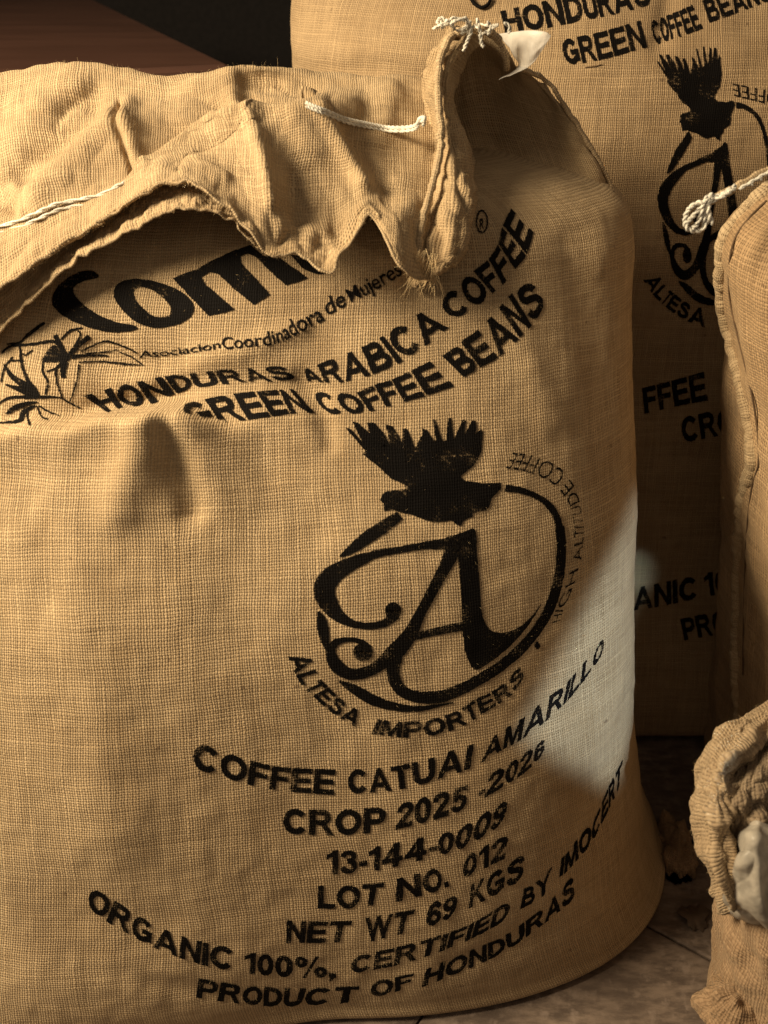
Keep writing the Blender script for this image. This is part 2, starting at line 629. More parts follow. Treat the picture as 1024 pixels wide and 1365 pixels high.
# ------------------------------------------------------------------ stencil letters, drawn here (cap height 1)
def _el(cx, cy, rx, ry, a0=0, a1=360, w=.19, n=17):
    return ('s', [(cx + rx * math.cos(math.radians(a)), cy + ry * math.sin(math.radians(a)), w) for a in np.linspace(a0, a1, n)])
def _st(w, *pts):
    return ('s', [(x, y, w) for x, y in pts])
def _rc(x0, y0, x1, y1):
    return ('q', [(x0, y0), (x1, y0), (x1, y1), (x0, y1)])
def _q(*p):
    return ('q', list(p))
_stem = _rc(0, 0, .2, 1)
GL = {
    'A': (.94, [_q((0, 0), (.22, 0), (.57, 1), (.36, 1)), _q((.94, 0), (.72, 0), (.37, 1), (.58, 1)), _rc(.2, .21, .74, .37)]),
    'B': (.80, [_stem, _st(.17, (.15, .915), (.48, .912), (.62, .85), (.645, .75), (.62, .64), (.5, .555), (.15, .535)), _st(.175, (.15, .5), (.52, .495), (.67, .43), (.71, .29), (.66, .16), (.52, .09), (.15, .085))]),
    'C': (.88, [_el(.45, .5, .355, .41, 38, 322, .195)]),
    'D': (.82, [_stem, _st(.185, (.15, .91), (.36, .905), (.58, .82), (.71, .64), (.725, .5), (.71, .36), (.58, .18), (.36, .095), (.15, .09))]),
    'E': (.78, [_stem, _rc(.19, 0, .78, .17), _rc(.19, .42, .72, .585), _rc(.19, .83, .76, 1)]),
    'F': (.70, [_stem, _rc(.19, .41, .64, .575), _rc(.19, .83, .70, 1)]),
    'G': (.92, [_el(.46, .5, .36, .41, 40, 325, .19), _rc(.48, .38, .90, .54), _rc(.72, .10, .90, .50)]),
    'H': (.82, [_stem, _rc(.62, 0, .82, 1), _rc(.19, .42, .63, .59)]),
    'I': (.20, [_stem]),
    'K': (.90, [_stem, _q((.19, .28), (.19, .56), (.60, 1), (.86, 1)), _q((.32, .48), (.46, .64), (.92, 0), (.67, 0))]),
    'L': (.70, [_stem, _rc(.19, 0, .70, .17)]),
    'M': (1.0, [_rc(0, 0, .185, 1), _rc(.815, 0, 1, 1), _q((0, 1), (.27, 1), (.59, 0), (.41, 0)), _q((1, 1), (.73, 1), (.41, 0), (.59, 0))]),
    'N': (.82, [_rc(0, 0, .19, 1), _rc(.63, 0, .82, 1), _q((0, 1), (.21, 1), (.82, 0), (.61, 0))]),
    'O': (.92, [_el(.46, .5, .365, .41, 0, 360, .19, 25)]),
    'P': (.76, [_stem, _st(.175, (.15, .915), (.48, .912), (.63, .84), (.67, .69), (.63, .53), (.48, .455), (.15, .45))]),
    'R': (.88, [_stem, _st(.175, (.15, .915), (.52, .912), (.66, .85), (.69, .72), (.66, .58), (.52, .505), (.15, .50)), _q((.38, .50), (.60, .50), (.90, 0), (.66, 0))]),
    'S': (.80, [_st(.185, (.70, .70), (.63, .86), (.42, .915), (.20, .86), (.13, .73), (.22, .61), (.42, .54), (.62, .46), (.705, .30), (.63, .15), (.42, .085), (.19, .14), (.10, .31))]),
    'T': (.76, [_rc(.28, 0, .48, .85), _rc(0, .83, .76, 1)]),
    'U': (.82, [_st(.2, (.1, 1), (.1, .7), (.1, .42), (.13, .22), (.25, .115), (.41, .09), (.57, .115), (.69, .22), (.72, .42), (.72, .7), (.72, 1))]),
    'W': (1.24, [_q((0, 1), (.21, 1), (.43, 0), (.23, 0)), _q((.23, 0), (.43, 0), (.72, 1), (.52, 1)), _q((.52, 1), (.72, 1), (1.01, 0), (.81, 0)), _q((.81, 0), (1.01, 0), (1.24, 1), (1.03, 1))]),
    'Y': (.90, [_rc(.35, 0, .55, .46), _q((0, 1), (.24, 1), (.55, .42), (.35, .42)), _q((.90, 1), (.66, 1), (.35, .42), (.55, .42))]),
    '0': (.66, [_el(.33, .5, .24, .41, 0, 360, .18, 25)]),
    '1': (.47, [_rc(.27, 0, .46, 1), _q((.02, .66), (.02, .83), (.30, 1), (.30, .82))]),
    '2': (.66, [_st(.185, (.10, .66), (.14, .83), (.32, .915), (.51, .86), (.57, .70), (.49, .53), (.30, .34), (.14, .12)), _rc(.03, 0, .66, .17)]),
    '3': (.66, [_st(.17, (.09, .72), (.17, .87), (.34, .915), (.51, .86), (.545, .73), (.48, .60), (.28, .54)), _st(.175, (.28, .53), (.50, .48), (.575, .33), (.53, .17), (.35, .085), (.17, .13), (.08, .29))]),
    '4': (.70, [_rc(.40, 0, .58, 1), _rc(0, .22, .70, .38), _q((0, .34), (.2, .34), (.58, 1), (.40, 1))]),
    '5': (.66, [_rc(.13, .83, .62, 1), _q((.07, .44), (.25, .44), (.30, 1), (.14, 1)), _st(.175, (.13, .48), (.30, .59), (.48, .54), (.57, .36), (.50, .16), (.32, .085), (.16, .13), (.07, .28))]),
    '6': (.66, [_el(.345, .315, .225, .225, 0, 360, .175, 21), _st(.18, (.60, .74), (.50, .88), (.35, .915), (.19, .80), (.12, .55), (.12, .31))]),
    '9': (.66, [_el(.315, .685, .225, .225, 0, 360, .175, 21), _st(.18, (.06, .26), (.16, .12), (.31, .085), (.47, .20), (.54, .45), (.54, .69))]),
    '-': (.32, [_rc(.02, .28, .31, .45)]), '.': (.20, [_rc(0, 0, .2, .19)]),
    ',': (.20, [_rc(0, 0, .2, .19), _q((.2, .02), (.08, .02), (0, -.17), (.09, -.17))]),
    '%': (1.08, [_el(.20, .75, .14, .19, 0, 360, .12), _el(.88, .25, .14, .19, 0, 360, .12), _q((.27, -.02), (.39, -.02), (.81, 1.02), (.69, 1.02))]),
}


def stencil_bm(txt, gapw=.115, fat=.025):
    bm = bmesh.new()
    x = 0.0
    for ch in txt:
        w, parts = GL[ch]
        for kind, P in parts:
            if kind == 'q':
                c = np.array(P, float); m = c.mean(0); c = c + np.sign(c - m) * fat
                bm.faces.new([bm.verts.new((x + a, b, 0)) for a, b in c])
            else:
                n = max(10, len(P) * 3)
                L, R = stroke_poly([(a, b, w_ + 1.8 * fat) for a, b, w_ in P], n, 0.02)
                va = [bm.verts.new((x + p[0], p[1], 0)) for p in L]
                vb = [bm.verts.new((x + p[0], p[1], 0)) for p in R]
                for i in range(n - 1):
                    bm.faces.new((va[i], va[i + 1], vb[i + 1], vb[i]))
        x += w + gapw * (.55 if ch in '-' else 1)
    return bm


def word(txt, B, T, surf, parent, org=(0, 0, 1), weight=0.028, clip=None, cap=CAP, bold=True):
    ox, oy, sc = org
    B = keyed(B, ox, oy, sc); T = keyed(T, ox, oy, sc)
    if bold:
        bm, cap = stencil_bm(txt), 1.0
    else:
        bm = text_polys(txt, weight)
    xs = [v.co.x for v in bm.verts]
    x0, x1 = min(xs), max(xs)

    def mapper(P):
        s = (P[:, 0] - x0) / (x1 - x0)
        t = (P[:, 1] / cap)[:, None]
        return interp_curve(B, s) * (1 - t) + interp_curve(T, s) * t
    return print_mesh('printed_word', bm, mapper, surf, parent, ((x1 - x0) / max(4, 9 * len(txt)), 0.16), clip)


def shape_bm(polys):
    """polys: list of (outline, [holes])"""
    cu = bpy.data.curves.new('s', 'CURVE')
    cu.dimensions = '2D'
    cu.fill_mode = 'BOTH'
    for outline in polys:
        sp = cu.splines.new('POLY')
        sp.points.add(len(outline) - 1)
        for p, q in zip(sp.points, outline):
            p.co = (q[0], q[1], 0, 1)
        sp.use_cyclic_u = True
    o = bpy.data.objects.new('s', cu)
    col.objects.link(o)
    dg = bpy.context.evaluated_depsgraph_get()
    me = bpy.data.meshes.new_from_object(o.evaluated_get(dg))
    bpy.data.objects.remove(o); bpy.data.curves.remove(cu)
    bm = bmesh.new(); bm.from_mesh(me); bpy.data.meshes.remove(me)
    return bm


def stroke_poly(keys, n=60, wmin=1.0):
    """keys (x, y, width) -> outline polygon of a brush stroke"""
    k = catmull(np.array(keys, float), n)
    p, w = k[:, :2], np.maximum(k[:, 2], wmin)
    t = np.gradient(p, axis=0); t /= np.linalg.norm(t, axis=1, keepdims=True) + 1e-9
    nn = np.stack([-t[:, 1], t[:, 0]], 1)
    L, R = p + nn * w[:, None] / 2, p - nn * w[:, None] / 2
    return L, R


def stroke_bm(strokes):
    bm = bmesh.new()
    for keys in strokes:
        n = max(8, len(keys) * 7)
        L, R = stroke_poly(keys, n)
        a = [bm.verts.new((x, y, 0)) for x, y in L]
        b = [bm.verts.new((x, y, 0)) for x, y in R]
        for i in range(n - 1):
            bm.faces.new((a[i], a[i + 1], b[i + 1], b[i]))
    return bm


def disc(cx, cy, rx, ry, n=20):
    return [(cx + rx * math.cos(2 * math.pi * k / n), cy + ry * math.sin(2 * math.pi * k / n)) for k in range(n)]


def smooth_poly(pts, n=8):
    p = np.array(pts, float)
    p = np.vstack([p[-1:], p, p[:2]])
    return catmull(p, n * (len(p) - 1) + 1)[n:-n - 1].tolist()


# ================================================================== THE SETTING
def floor_mat():
    N = NT('worn_brown_stone')
    tc = N.n('ShaderNodeTexCoord').outputs['Object']
    mp = N.n('ShaderNodeMapping'); N.link(tc, mp.inputs[0]); mp.inputs['Rotation'].default_value = (0, 0, 0.75); mp.inputs['Scale'].default_value = (1, 3.2, 1)
    a = N.noise(mp.outputs[0], 22, 6, 0.65).outputs[0]
    b = N.noise(tc, 55, 5, 0.6).outputs[0]
    s = N.noise(tc, 8, 2).outputs[0]
    c = N.mix(N.ramp(a, 0.35, 0.68), (0.075, 0.052, 0.038), (0.19, 0.14, 0.105))
    c = N.mix(N.math('MULTIPLY', N.ramp(b, 0.5, 0.7), 0.6), c, (0.25, 0.19, 0.15))
    c = N.mix(N.math('MULTIPLY', N.ramp(s, 0.45, 0.65), 0.5), c, (0.06, 0.04, 0.028))
    N.link(c, N.bsdf.inputs['Base Color'])
    N.bsdf.inputs['Roughness'].default_value = 0.75
    bp = N.n('ShaderNodeBump'); bp.inputs['Strength'].default_value = 0.5; bp.inputs['Distance'].default_value = 0.002
    N.link(b, bp.inputs['Height']); N.link(bp.outputs[0], N.bsdf.inputs['Normal'])
    return N.m


M['floor'] = floor_mat()
M['grout'] = plain('dark_joint', (0.04, 0.028, 0.02), 0.95)
fl = mesh_obj('floor', [(-3, -1, -.006), (3, -1, -.006), (3, 4.2, -.006), (-3, 4.2, -.006)], [(0, 1, 2, 3)], M['grout'])
fl['kind'] = 'structure'
# flagstones with recessed joints; one joint passes through the visible strip of floor
j0, j1 = at(868, 1235, 0.1), None
def floor_pt(px, py):
    d = ray(px, py); t = -CAM_H / d.z
    return Vector((d.x * t, d.y * t, 0))
pa, pb = floor_pt(868, 1237), floor_pt(958, 1285)
ang = math.atan2(pb.y - pa.y, pb.x - pa.x)
TS = 0.62
ca, sa = math.cos(ang), math.sin(ang)
for iu in range(-4, 5):
    for iv in range(-3, 6):
        g = 0.0016
        u0, u1, v0, v1 = iu * TS + g - .18, (iu + 1) * TS - g - .18, iv * TS + g, (iv + 1) * TS - g
        cx, cy = (u0 + u1) / 2, (v0 + v1) / 2
        wx, wy = pa.x + cx * ca - cy * sa, pa.y + cx * sa + cy * ca
        if not (-1.6 < wx < 1.6 and -0.3 < wy < 2.6):
            continue
        pts = []
        e = 0.003
        for (z, k) in ((-.005, 0), (-0.0015, 0), (0, e)):
            for (u, v) in ((u0 + k, v0 + k), (u1 - k, v0 + k), (u1 - k, v1 - k), (u0 + k, v1 - k)):
                pts.append((pa.x + u * ca - v * sa, pa.y + u * sa + v * ca, z))
        fs = [(8, 9, 10, 11)]
        for l in (0, 4):
            for k in range(4):
                fs.append((l + k, l + (k + 1) % 4, l + 4 + (k + 1) % 4, l + 4 + k))
        mesh_obj('flagstone', pts, fs, M['floor'], fl, smooth=False)


def dark_wood():
    N = NT('polished_dark_wood')
    tc = N.n('ShaderNodeTexCoord').outputs['Object']
    mp = N.n('ShaderNodeMapping'); N.link(tc, mp.inputs[0]); mp.inputs['Rotation'].default_value = (0, 0, -1.96); mp.inputs['Scale'].default_value = (1, 4, 4)
    g = N.noise(mp.outputs[0], 3.0, 5, 0.6).outputs[0]
    c = N.mix(N.ramp(g, 0.3, 0.7), (0.055, 0.024, 0.015), (0.075, 0.034, 0.022))
    N.link(c, N.bsdf.inputs['Base Color'])
    N.bsdf.inputs['Roughness'].default_value = 0.33
    N.bsdf.inputs['Coat Weight'].default_value = 0.2
    return N.m


M['wood'] = dark_wood()
M['wall'] = plain('dark_wall_paint', (0.010, 0.008, 0.007), 0.9)
wl = mesh_obj('wall', [(-3, 3.6, -.01), (3, 3.6, -.01), (3, 3.6, 2.6), (-3, 3.6, 2.6), (-3, 3.7, -.01), (3, 3.7, -.01), (3, 3.7, 2.6), (-3, 3.7, 2.6)],
              [(0, 1, 2, 3), (5, 4, 7, 6), (3, 2, 6, 7), (1, 5, 6, 2), (4, 0, 3, 7)], M['wall'], smooth=False)
wl['kind'] = 'structure'

# a dark polished table behind the sacks, its corner just left of the rear sack
ZT = 0.93
def plane_pt(px, py, z):
    d = ray(px, py); t = (z - CAM_H) / d.z
    return Vector((d.x * t, d.y * t, z))
cA, cB = plane_pt(312, 86, ZT), plane_pt(130, 0, ZT)
dirr = (cB - cA).normalized()
perp = Vector((-dirr.y, dirr.x, 0))
tb = thing('table', 'dark polished wooden table with a rounded edge behind the sacks', 'table', (cA.x, cA.y, 0))


def slab(name, u0, u1, v0, v1, z0, z1, mat, parent, bev=0.004):
    """box in the table's own frame: u along its side edge, v along its front edge"""
    bm = bmesh.new()
    pts = []
    for z in (z0, z1):
        for (u, v) in ((u0, v0), (u1, v0), (u1, v1), (u0, v1)):
            q = cA + dirr * u + perp * v
            pts.append(bm.verts.new((q.x, q.y, z)))
    for f in ((3, 2, 1, 0), (4, 5, 6, 7), (0, 1, 5, 4), (1, 2, 6, 5), (2, 3, 7, 6), (3, 0, 4, 7)):
        bm.faces.new([pts[i] for i in f])
    bmesh.ops.recalc_face_normals(bm, faces=bm.faces[:])
    bmesh.ops.bevel(bm, geom=bm.edges[:], offset=bev, segments=3, affect='EDGES', profile=0.5)
    me = bpy.data.meshes.new(name); bm.to_mesh(me); bm.free()
    me.materials.append(mat)
    o = bpy.data.objects.new(name, me); link(o, parent)
    o.matrix_parent_inverse = Matrix.Translation(-parent.location)
    return o


slab('table_top', 0, 1.5, 0, 1.0, ZT - .035, ZT, M['wood'], tb, 0.012)
for u, v in ((.05, .05), (1.39, .05), (.05, .89), (1.39, .89)):
    slab('leg', u, u + .06, v, v + .06, 0.001, ZT - .0355, M['wood'], tb)
slab('apron', .07, 1.43, .06, .08, ZT - .14, ZT - .0357, M['wood'], tb, .002)
slab('apron', .06, .08, .12, .88, ZT - .14, ZT - .0358, M['wood'], tb, .002)
tr_a, tr_b = plane_pt(-60, 62, ZT + .012), plane_pt(30, 92, ZT + .012)
# ================================================================== MAIN SACK
sack = thing('coffee_sack', 'large front burlap coffee sack with slumped open mouth and full black print', 'sack', (-.08, .9, 0), 'burlap coffee sacks')
LV = [
    (0.002, -.08, .90, .30, .16), (0.002, -.08, .90, .455, .262), (0.035, -.085, .90, .458, .272), (.10, -.09, .90, .440, .270),
    (.20, -.092, .905, .417, .258), (.30, -.098, .905, .404, .238), (.42, -.103, .93, .395, .225),
    (.55, -.107, .965, .391, .212), (.66, -.11, 1.01, .386, .196), (.74, -.105, 1.045, .380, .178),
    (.80, -.10, 1.07, .376, .165), (.845, -.10, 1.09, .362, .150), (.872, -.10, 1.105, .30, .118), (.885, -.10, 1.11, .18, .07), (.89, -.10, 1.11, .02, .01)]
G, UV, LREF = sack_grid(LV, 560, 300)
_xs = np.clip((-.05 - G[:, :, 0]) / .45, 0, 1.2) ** 1.5
G[:, :, 1] -= 0.135 * _xs * np.interp(G[:, :, 2], [0, .5, .75, .9], [1, .8, .35, .1])
n0 = grid_normals(G)
# broad dents and soft wrinkles of a sack full of beans
r_, c_, _ = G.shape
dmap = np.zeros((r_, c_))
for i in range(r_):
    for j in range(c_):
        p = G[i, j]
        dmap[i, j] = (0.008 * noise.noise(Vector((p[0] * 5 + 3, p[1] * 5, p[2] * 4.2)))
                      + 0.0016 * noise.fractal(Vector((p[0] * 13, p[1] * 13 + 5, p[2] * 9)), .9, 2, 3)
                      + 0.0007 * noise.fractal(Vector((p[0] * 45, p[1] * 45 + 5, p[2] * 45)), .9, 2, 2))
fade = np.clip((G[:, :, 2] - 0.0) / 0.06, 0, 1) 
sgn = np.sign(((G - np.array([-.09, .95, .4])) * n0).sum(2).mean())
G = G + n0 * (sgn * dmap * fade)[:, :, None]
# the tuck that crosses the left shoulder: cloth above it sinks in, the belly below bulges over it
px, py = project(G.reshape(-1, 3))
px, py = px.reshape(r_, c_), py.reshape(r_, c_)
front = (G[:, :, 1] < 1.02).astype(float)
LEDGE = np.array([(-400, 640), (-60, 588), (0, 573), (60, 566), (110, 556), (160, 546), (205, 541), (235, 547), (270, 556), (310, 562), (380, 566), (600, 575)], float)
ly = np.interp(px, LEDGE[:, 0], LEDGE[:, 1])
u = py - ly
hf = np.interp(px, [-400, 0, 60, 130, 205, 240, 290, 350], [0.3, .4, .5, .8, 1, .85, .4, 0.0]) * front
u = u + 7 * np.sin(px / 23.0) * np.sin(px / 61.0 + 1)
step = 1 / (1 + np.exp(-u / 4.5))
disp = hf * (step * 0.032 * np.exp(-np.maximum(u, 0) / 80) - (1 - step) * 0.040 * np.exp(-np.maximum(-u, 0) / 60))


def seg_dist(px, py, pts):
    best = np.full(px.shape, 1e9)
    for (x0, y0), (x1, y1) in zip(pts[:-1], pts[1:]):
        dx, dy = x1 - x0, y1 - y0
        t = np.clip(((px - x0) * dx + (py - y0) * dy) / (dx * dx + dy * dy), 0, 1)
        best = np.minimum(best, np.hypot(px - x0 - t * dx, py - y0 - t * dy))
    return best


for pts, w, amp in [
        ([(222, 560), (236, 610), (255, 680)], 19, -0.0105),      # valley right of the lump
        ([(205, 556), (185, 610), (160, 680)], 30, 0.010),
        ([(760, 330), (800, 500), (815, 640)], 28, -0.005), ([(690, 420), (735, 560)], 22, 0.003), ([(60, 720), (130, 900), (150, 1100)], 55, 0.005), ([(340, 700), (310, 860)], 45, -0.0025), ([(20, 610), (60, 700), (70, 800)], 26, -0.003),
        ([(600, 1290), (720, 1240), (800, 1180)], 14, -0.003), ([(200, 1310), (420, 1345)], 12, -0.0025),
        ([(300, 575), (360, 640), (420, 700)], 30, -0.004),
        ([(-20, 640), (120, 610), (190, 580)], 26, -0.003),
        ([(130, 470), (250, 500), (420, 520)], 22, -0.006),       # crease through the upper lines of print
        ([(150, 520), (300, 475), (400, 440)], 16, 0.005),
        ([(400, 505), (425, 540), (440, 590)], 14, -0.005),
        ([(600, 300), (690, 330), (800, 340)], 26, 0.005),
        ([(845, 930), (815, 1010), (780, 1060)], 14, -0.006),
        ([(860, 1010), (840, 1080)], 30, 0.006),
]:
    d = seg_dist(px, py, pts)
    disp += front * amp * np.exp(-(d / w) ** 2)
G[:, :, 1] -= disp
G[:, :, 2] += disp * 0.5
G[:, :, 2] = np.maximum(G[:, :, 2], 0.0015)
Gc, UVc = close_wrap(G, UV, LREF)
body = mesh_obj('body', Gc.reshape(-1, 3), grid_faces(*Gc.shape[:2]), M['burlap'], sack, UVc.reshape(-1, 2))
S = Surface(Gc, UVc)

above_ledge = lambda x, y: y > 640 or y < np.interp(x, LEDGE[:, 0], LEDGE[:, 1]) + 1 or x > 300

# --- lettering (photo pixels of base line and cap line for each word)
R1, R2, R3, R4, R5 = (240, 960, .390625), (600, 820, .25391), (360, 1050, .35156), (100, 1160, .35156), (440, 1000, .41016)
R6, R7, R8, R9, RL = (130, 440, .29297), (400, 260, .33203), (370, 840, .35156), (650, 580, .20501), (150, 330, .40039)
W = [
    ('COFFEE', [(40, 160), (290, 230), (525, 253)], [(52, 75), (300, 153), (532, 170)], R1),
    ('CATUAI', [(572, 250), (770, 230), (990, 163)], [(575, 170), (760, 153), (1003, 82)], R1),
    ('AMARILLO', [(0, 158, 775), (.137, 268, 708), (.294, 372, 650), (.43, 483, 570), (.567, 575, 485), (.62, 605, 458), (.736, 672, 378), (.852, 735, 295), (1, 800, 205)],
     [(0, 185, 672), (.137, 285, 600), (.294, 392, 533), (.43, 505, 440), (.567, 597, 370), (.62, 635, 330), (.736, 690, 265), (.852, 752, 190), (1, 812, 105)], R2),
    ('CROP', [(50, 172), (240, 178), (435, 165)], [(50, 80), (240, 85), (440, 75)], R3),
    ('2025', [(732, 372), (860, 340), (975, 300)], [(745, 288), (860, 255), (985, 222)], R1),
    ('-2026', [(0, 140, 985), (.13, 185, 955), (.347, 290, 890), (.565, 350, 855), (.783, 430, 790), (1, 495, 715)],
     [(0, 165, 865), (.13, 215, 830), (.347, 300, 785), (.565, 375, 735), (.783, 440, 690), (1, 500, 645)], R2),
    ('13-144-0009', [(0, 212, 330), (.196, 345, 318), (.353, 450, 303), (.549, 608, 262), (.706, 705, 238), (.804, 765, 208), (.902, 830, 170), (1, 885, 130)],
     [(0, 215, 240), (.196, 345, 235), (.353, 455, 215), (.549, 610, 182), (.706, 715, 155), (.804, 785, 112), (.902, 850, 75), (1, 905, 42)], R3),
    ('LOT', [(180, 455), (300, 455), (415, 440)], [(182, 372), (300, 372), (435, 360)], R3),
    ('NO.', [(478, 430), (600, 400), (680, 370)], [(480, 345), (590, 318), (660, 290)], R3),
    ('012', [(725, 345), (810, 305), (890, 265)], [(740, 260), (810, 225), (905, 175)], R3),
    ('NET', [(60, 585), (170, 585), (290, 582)], [(65, 503), (180, 507), (312, 505)], R3),
    ('WT', [(365, 585), (440, 565), (525, 545)], [(360, 495), (450, 480), (550, 462)], R3),
    ('69', [(588, 528), (650, 508), (700, 480)], [(600, 440), (655, 425), (715, 405)], R3),
    ('KGS', [(752, 455), (850, 405), (955, 345)], [(762, 370), (850, 320), (970, 248)], R3),
    ('ORGANIC', [(0, 45, 135), (.165, 118, 190), (.318, 205, 240), (.483, 290, 285), (.636, 380, 322), (.789, 465, 350), (.848, 502, 360), (1, 590, 378)],
     [(0, 62, 60), (.165, 150, 115), (.318, 222, 160), (.483, 300, 205), (.636, 388, 245), (.789, 475, 270), (.848, 505, 278), (1, 600, 295)], R4),
    ('100%,', [(640, 388), (800, 402), (990, 405)], [(645, 312), (800, 325), (990, 332)], R4),
    ('PRODUCT', [(458, 480), (610, 502), (745, 513), (880, 510), (1070, 497)], [(468, 410), (625, 436), (748, 445), (900, 447), (1078, 440)], R4),
    ('CERTIFIED', [(65, 725), (240, 690), (420, 628), (575, 550)], [(72, 672), (250, 632), (435, 575), (590, 485)], R5),
    ('BY', [(618, 515), (670, 487), (715, 452)], [(630, 452), (668, 432), (722, 378)], R5),
    ('IMOCERT', [(0, 745, 410), (.06, 762, 398), (.24, 812, 345), (.41, 850, 298), (.567, 880, 240), (.71, 905, 190), (.868, 925, 150), (1, 945, 100)],
     [(0, 752, 350), (.06, 768, 338), (.24, 808, 283), (.41, 855, 228), (.567, 885, 165), (.71, 905, 120), (.868, 928, 75), (1, 950, 32)], R5),
    ('OF', [(130, 802), (200, 788), (265, 765)], [(135, 752), (200, 740), (272, 725)], R5),
    ('HONDURAS', [(298, 768), (445, 710), (575, 648), (695, 562), (795, 480)], [(312, 712), (450, 655), (570, 600), (700, 505), (790, 405)], R5),
    ('HONDURAS', [(0, 40, 375), (.125, 120, 350), (.26, 245, 335), (.385, 365, 285), (.51, 455, 262), (.635, 580, 245), (.76, 695, 235), (.885, 800, 230), (1, 910, 222)],
     [(0, -60, 300), (.125, 75, 262), (.26, 180, 238), (.385, 310, 212), (.51, 425, 195), (.635, 545, 182), (.76, 650, 178), (.885, 745, 170), (1, 845, 160)], R6),
    ('GREEN', [(0, 420, 440), (.2, 540, 425), (.4, 665, 410), (.6, 780, 392), (.8, 870, 380), (1, 985, 375)],
     [(0, 370, 345), (.2, 480, 320), (.4, 600, 295), (.6, 710, 283), (.8, 820, 275), (1, 890, 272)], R6),
    ('ARABICA', [(0, 30, 745), (.157, 95, 750), (.313, 175, 748), (.47, 275, 722), (.627, 385, 680), (.687, 415, 658), (.843, 500, 605), (1, 595, 530)],
     [(0, -10, 705), (.157, 65, 685), (.313, 150, 650), (.47, 235, 620), (.627, 315, 580), (.687, 340, 565), (.843, 430, 505), (1, 525, 455)], R7),
    ('COFFEE', [(0, 605, 500), (.178, 690, 460), (.37, 768, 395), (.52, 810, 362), (.67, 858, 300), (.836, 905, 240), (1, 935, 150)],
     [(0, 555, 430), (.178, 630, 365), (.37, 695, 310), (.52, 755, 262), (.67, 795, 200), (.836, 815, 130), (1, 850, 55)], R7),
    ('COFFEE', [(0, 95, 872), (.178, 180, 880), (.37, 275, 868), (.52, 340, 850), (.67, 410, 830), (.836, 500, 805), (1, 615, 765)],
     [(0, 45, 790), (.178, 130, 795), (.37, 225, 795), (.52, 295, 765), (.67, 365, 745), (.836, 440, 710), (1, 525, 668)], R7),
    ('BEANS', [(0, 655, 728), (.206, 725, 690), (.397, 800, 645), (.603, 875, 575), (.81, 930, 520), (1, 985, 440)],
     [(0, 572, 650), (.206, 650, 590), (.397, 725, 535), (.603, 795, 460), (.81, 855, 395), (1, 930, 345)], R7),
    ('ALTESA', [(0, 40, 98), (.18, 70, 165), (.333, 95, 212), (.486, 132, 245), (.653, 180, 290), (.82, 235, 330), (1, 295, 365)],
     [(0, 115, 80), (.18, 140, 145), (.333, 162, 185), (.486, 190, 215), (.653, 225, 248), (.82, 265, 280), (1, 330, 315)], R8),
    ('IMPORTERS', [(0, 355, 392), (.187, 480, 405), (.3, 560, 402), (.43, 655, 380), (.55, 725, 350), (.655, 770, 318), (.767, 835, 280), (.888, 890, 240), (1, 935, 178)],
     [(0, 380, 338), (.187, 485, 348), (.3, 560, 340), (.43, 640, 322), (.55, 700, 295), (.655, 750, 262), (.767, 810, 235), (.888, 870, 190), (1, 920, 132)], R8),
]
for txt, B, T, org in W:
    word(txt, B, T, S, sack, org, weight=0.042, clip=above_ledge)
word('HIGH ALTITUDE COFFEE',
     [(0, 470, 1205), (.082, 495, 1125), (.146, 555, 985), (.206, 590, 870), (.229, 605, 830), (.284, 614, 740), (.33, 622, 680), (.403, 625, 610), (.453, 620, 555), (.512, 608, 485), (.572, 590, 410), (.627, 558, 325), (.65, 535, 290), (.709, 490, 232), (.773, 425, 182), (.823, 355, 155), (.873, 295, 133), (.928, 235, 120), (1, 165, 113)],
     [(0, 415, 1225), (.082, 440, 1130), (.146, 490, 1020), (.206, 527, 900), (.229, 540, 850), (.284, 553, 780), (.33, 556, 690), (.403, 556, 610), (.453, 552, 555), (.512, 540, 500), (.572, 522, 450), (.627, 490, 400), (.65, 470, 370), (.709, 425, 330), (.773, 360, 290), (.823, 305, 265), (.873, 240, 245), (.928, 185, 232), (1, 110, 222)],
     S, sack, R9, weight=-0.004, bold=False)
for txt, B, T, org in [
    ('Asociacion', [(190, 126), (380, 110), (560, 84)], [(190, 94), (370, 75), (560, 46)], R6),
    ('Coordinadora', [(368, 340), (450, 332), (545, 320), (620, 285), (708, 240)], [(362, 298), (445, 292), (532, 272), (592, 235), (682, 188)], RL),
    ('de', [(715, 228), (780, 190)], [(695, 172), (762, 135)], RL),
    ('Mujeres', [(795, 182), (880, 140), (967, 88)], [(772, 140), (855, 92), (945, 40)], RL),
]:
    word(txt, B, T, S, sack, org, weight=0.012, bold=False)

# --- emblem and drawings
E1, E2, E3, E5, E6 = (400, 680, .37109), (440, 540, .24414), (60, 300, .39063), (0, 300, .24414), (650, 580, .20501)


def px_list(pts, org):
    return [(org[0] + org[2] * p[0], org[1] + org[2] * p[1], *[org[2] * w for w in p[2:]]) for p in pts]


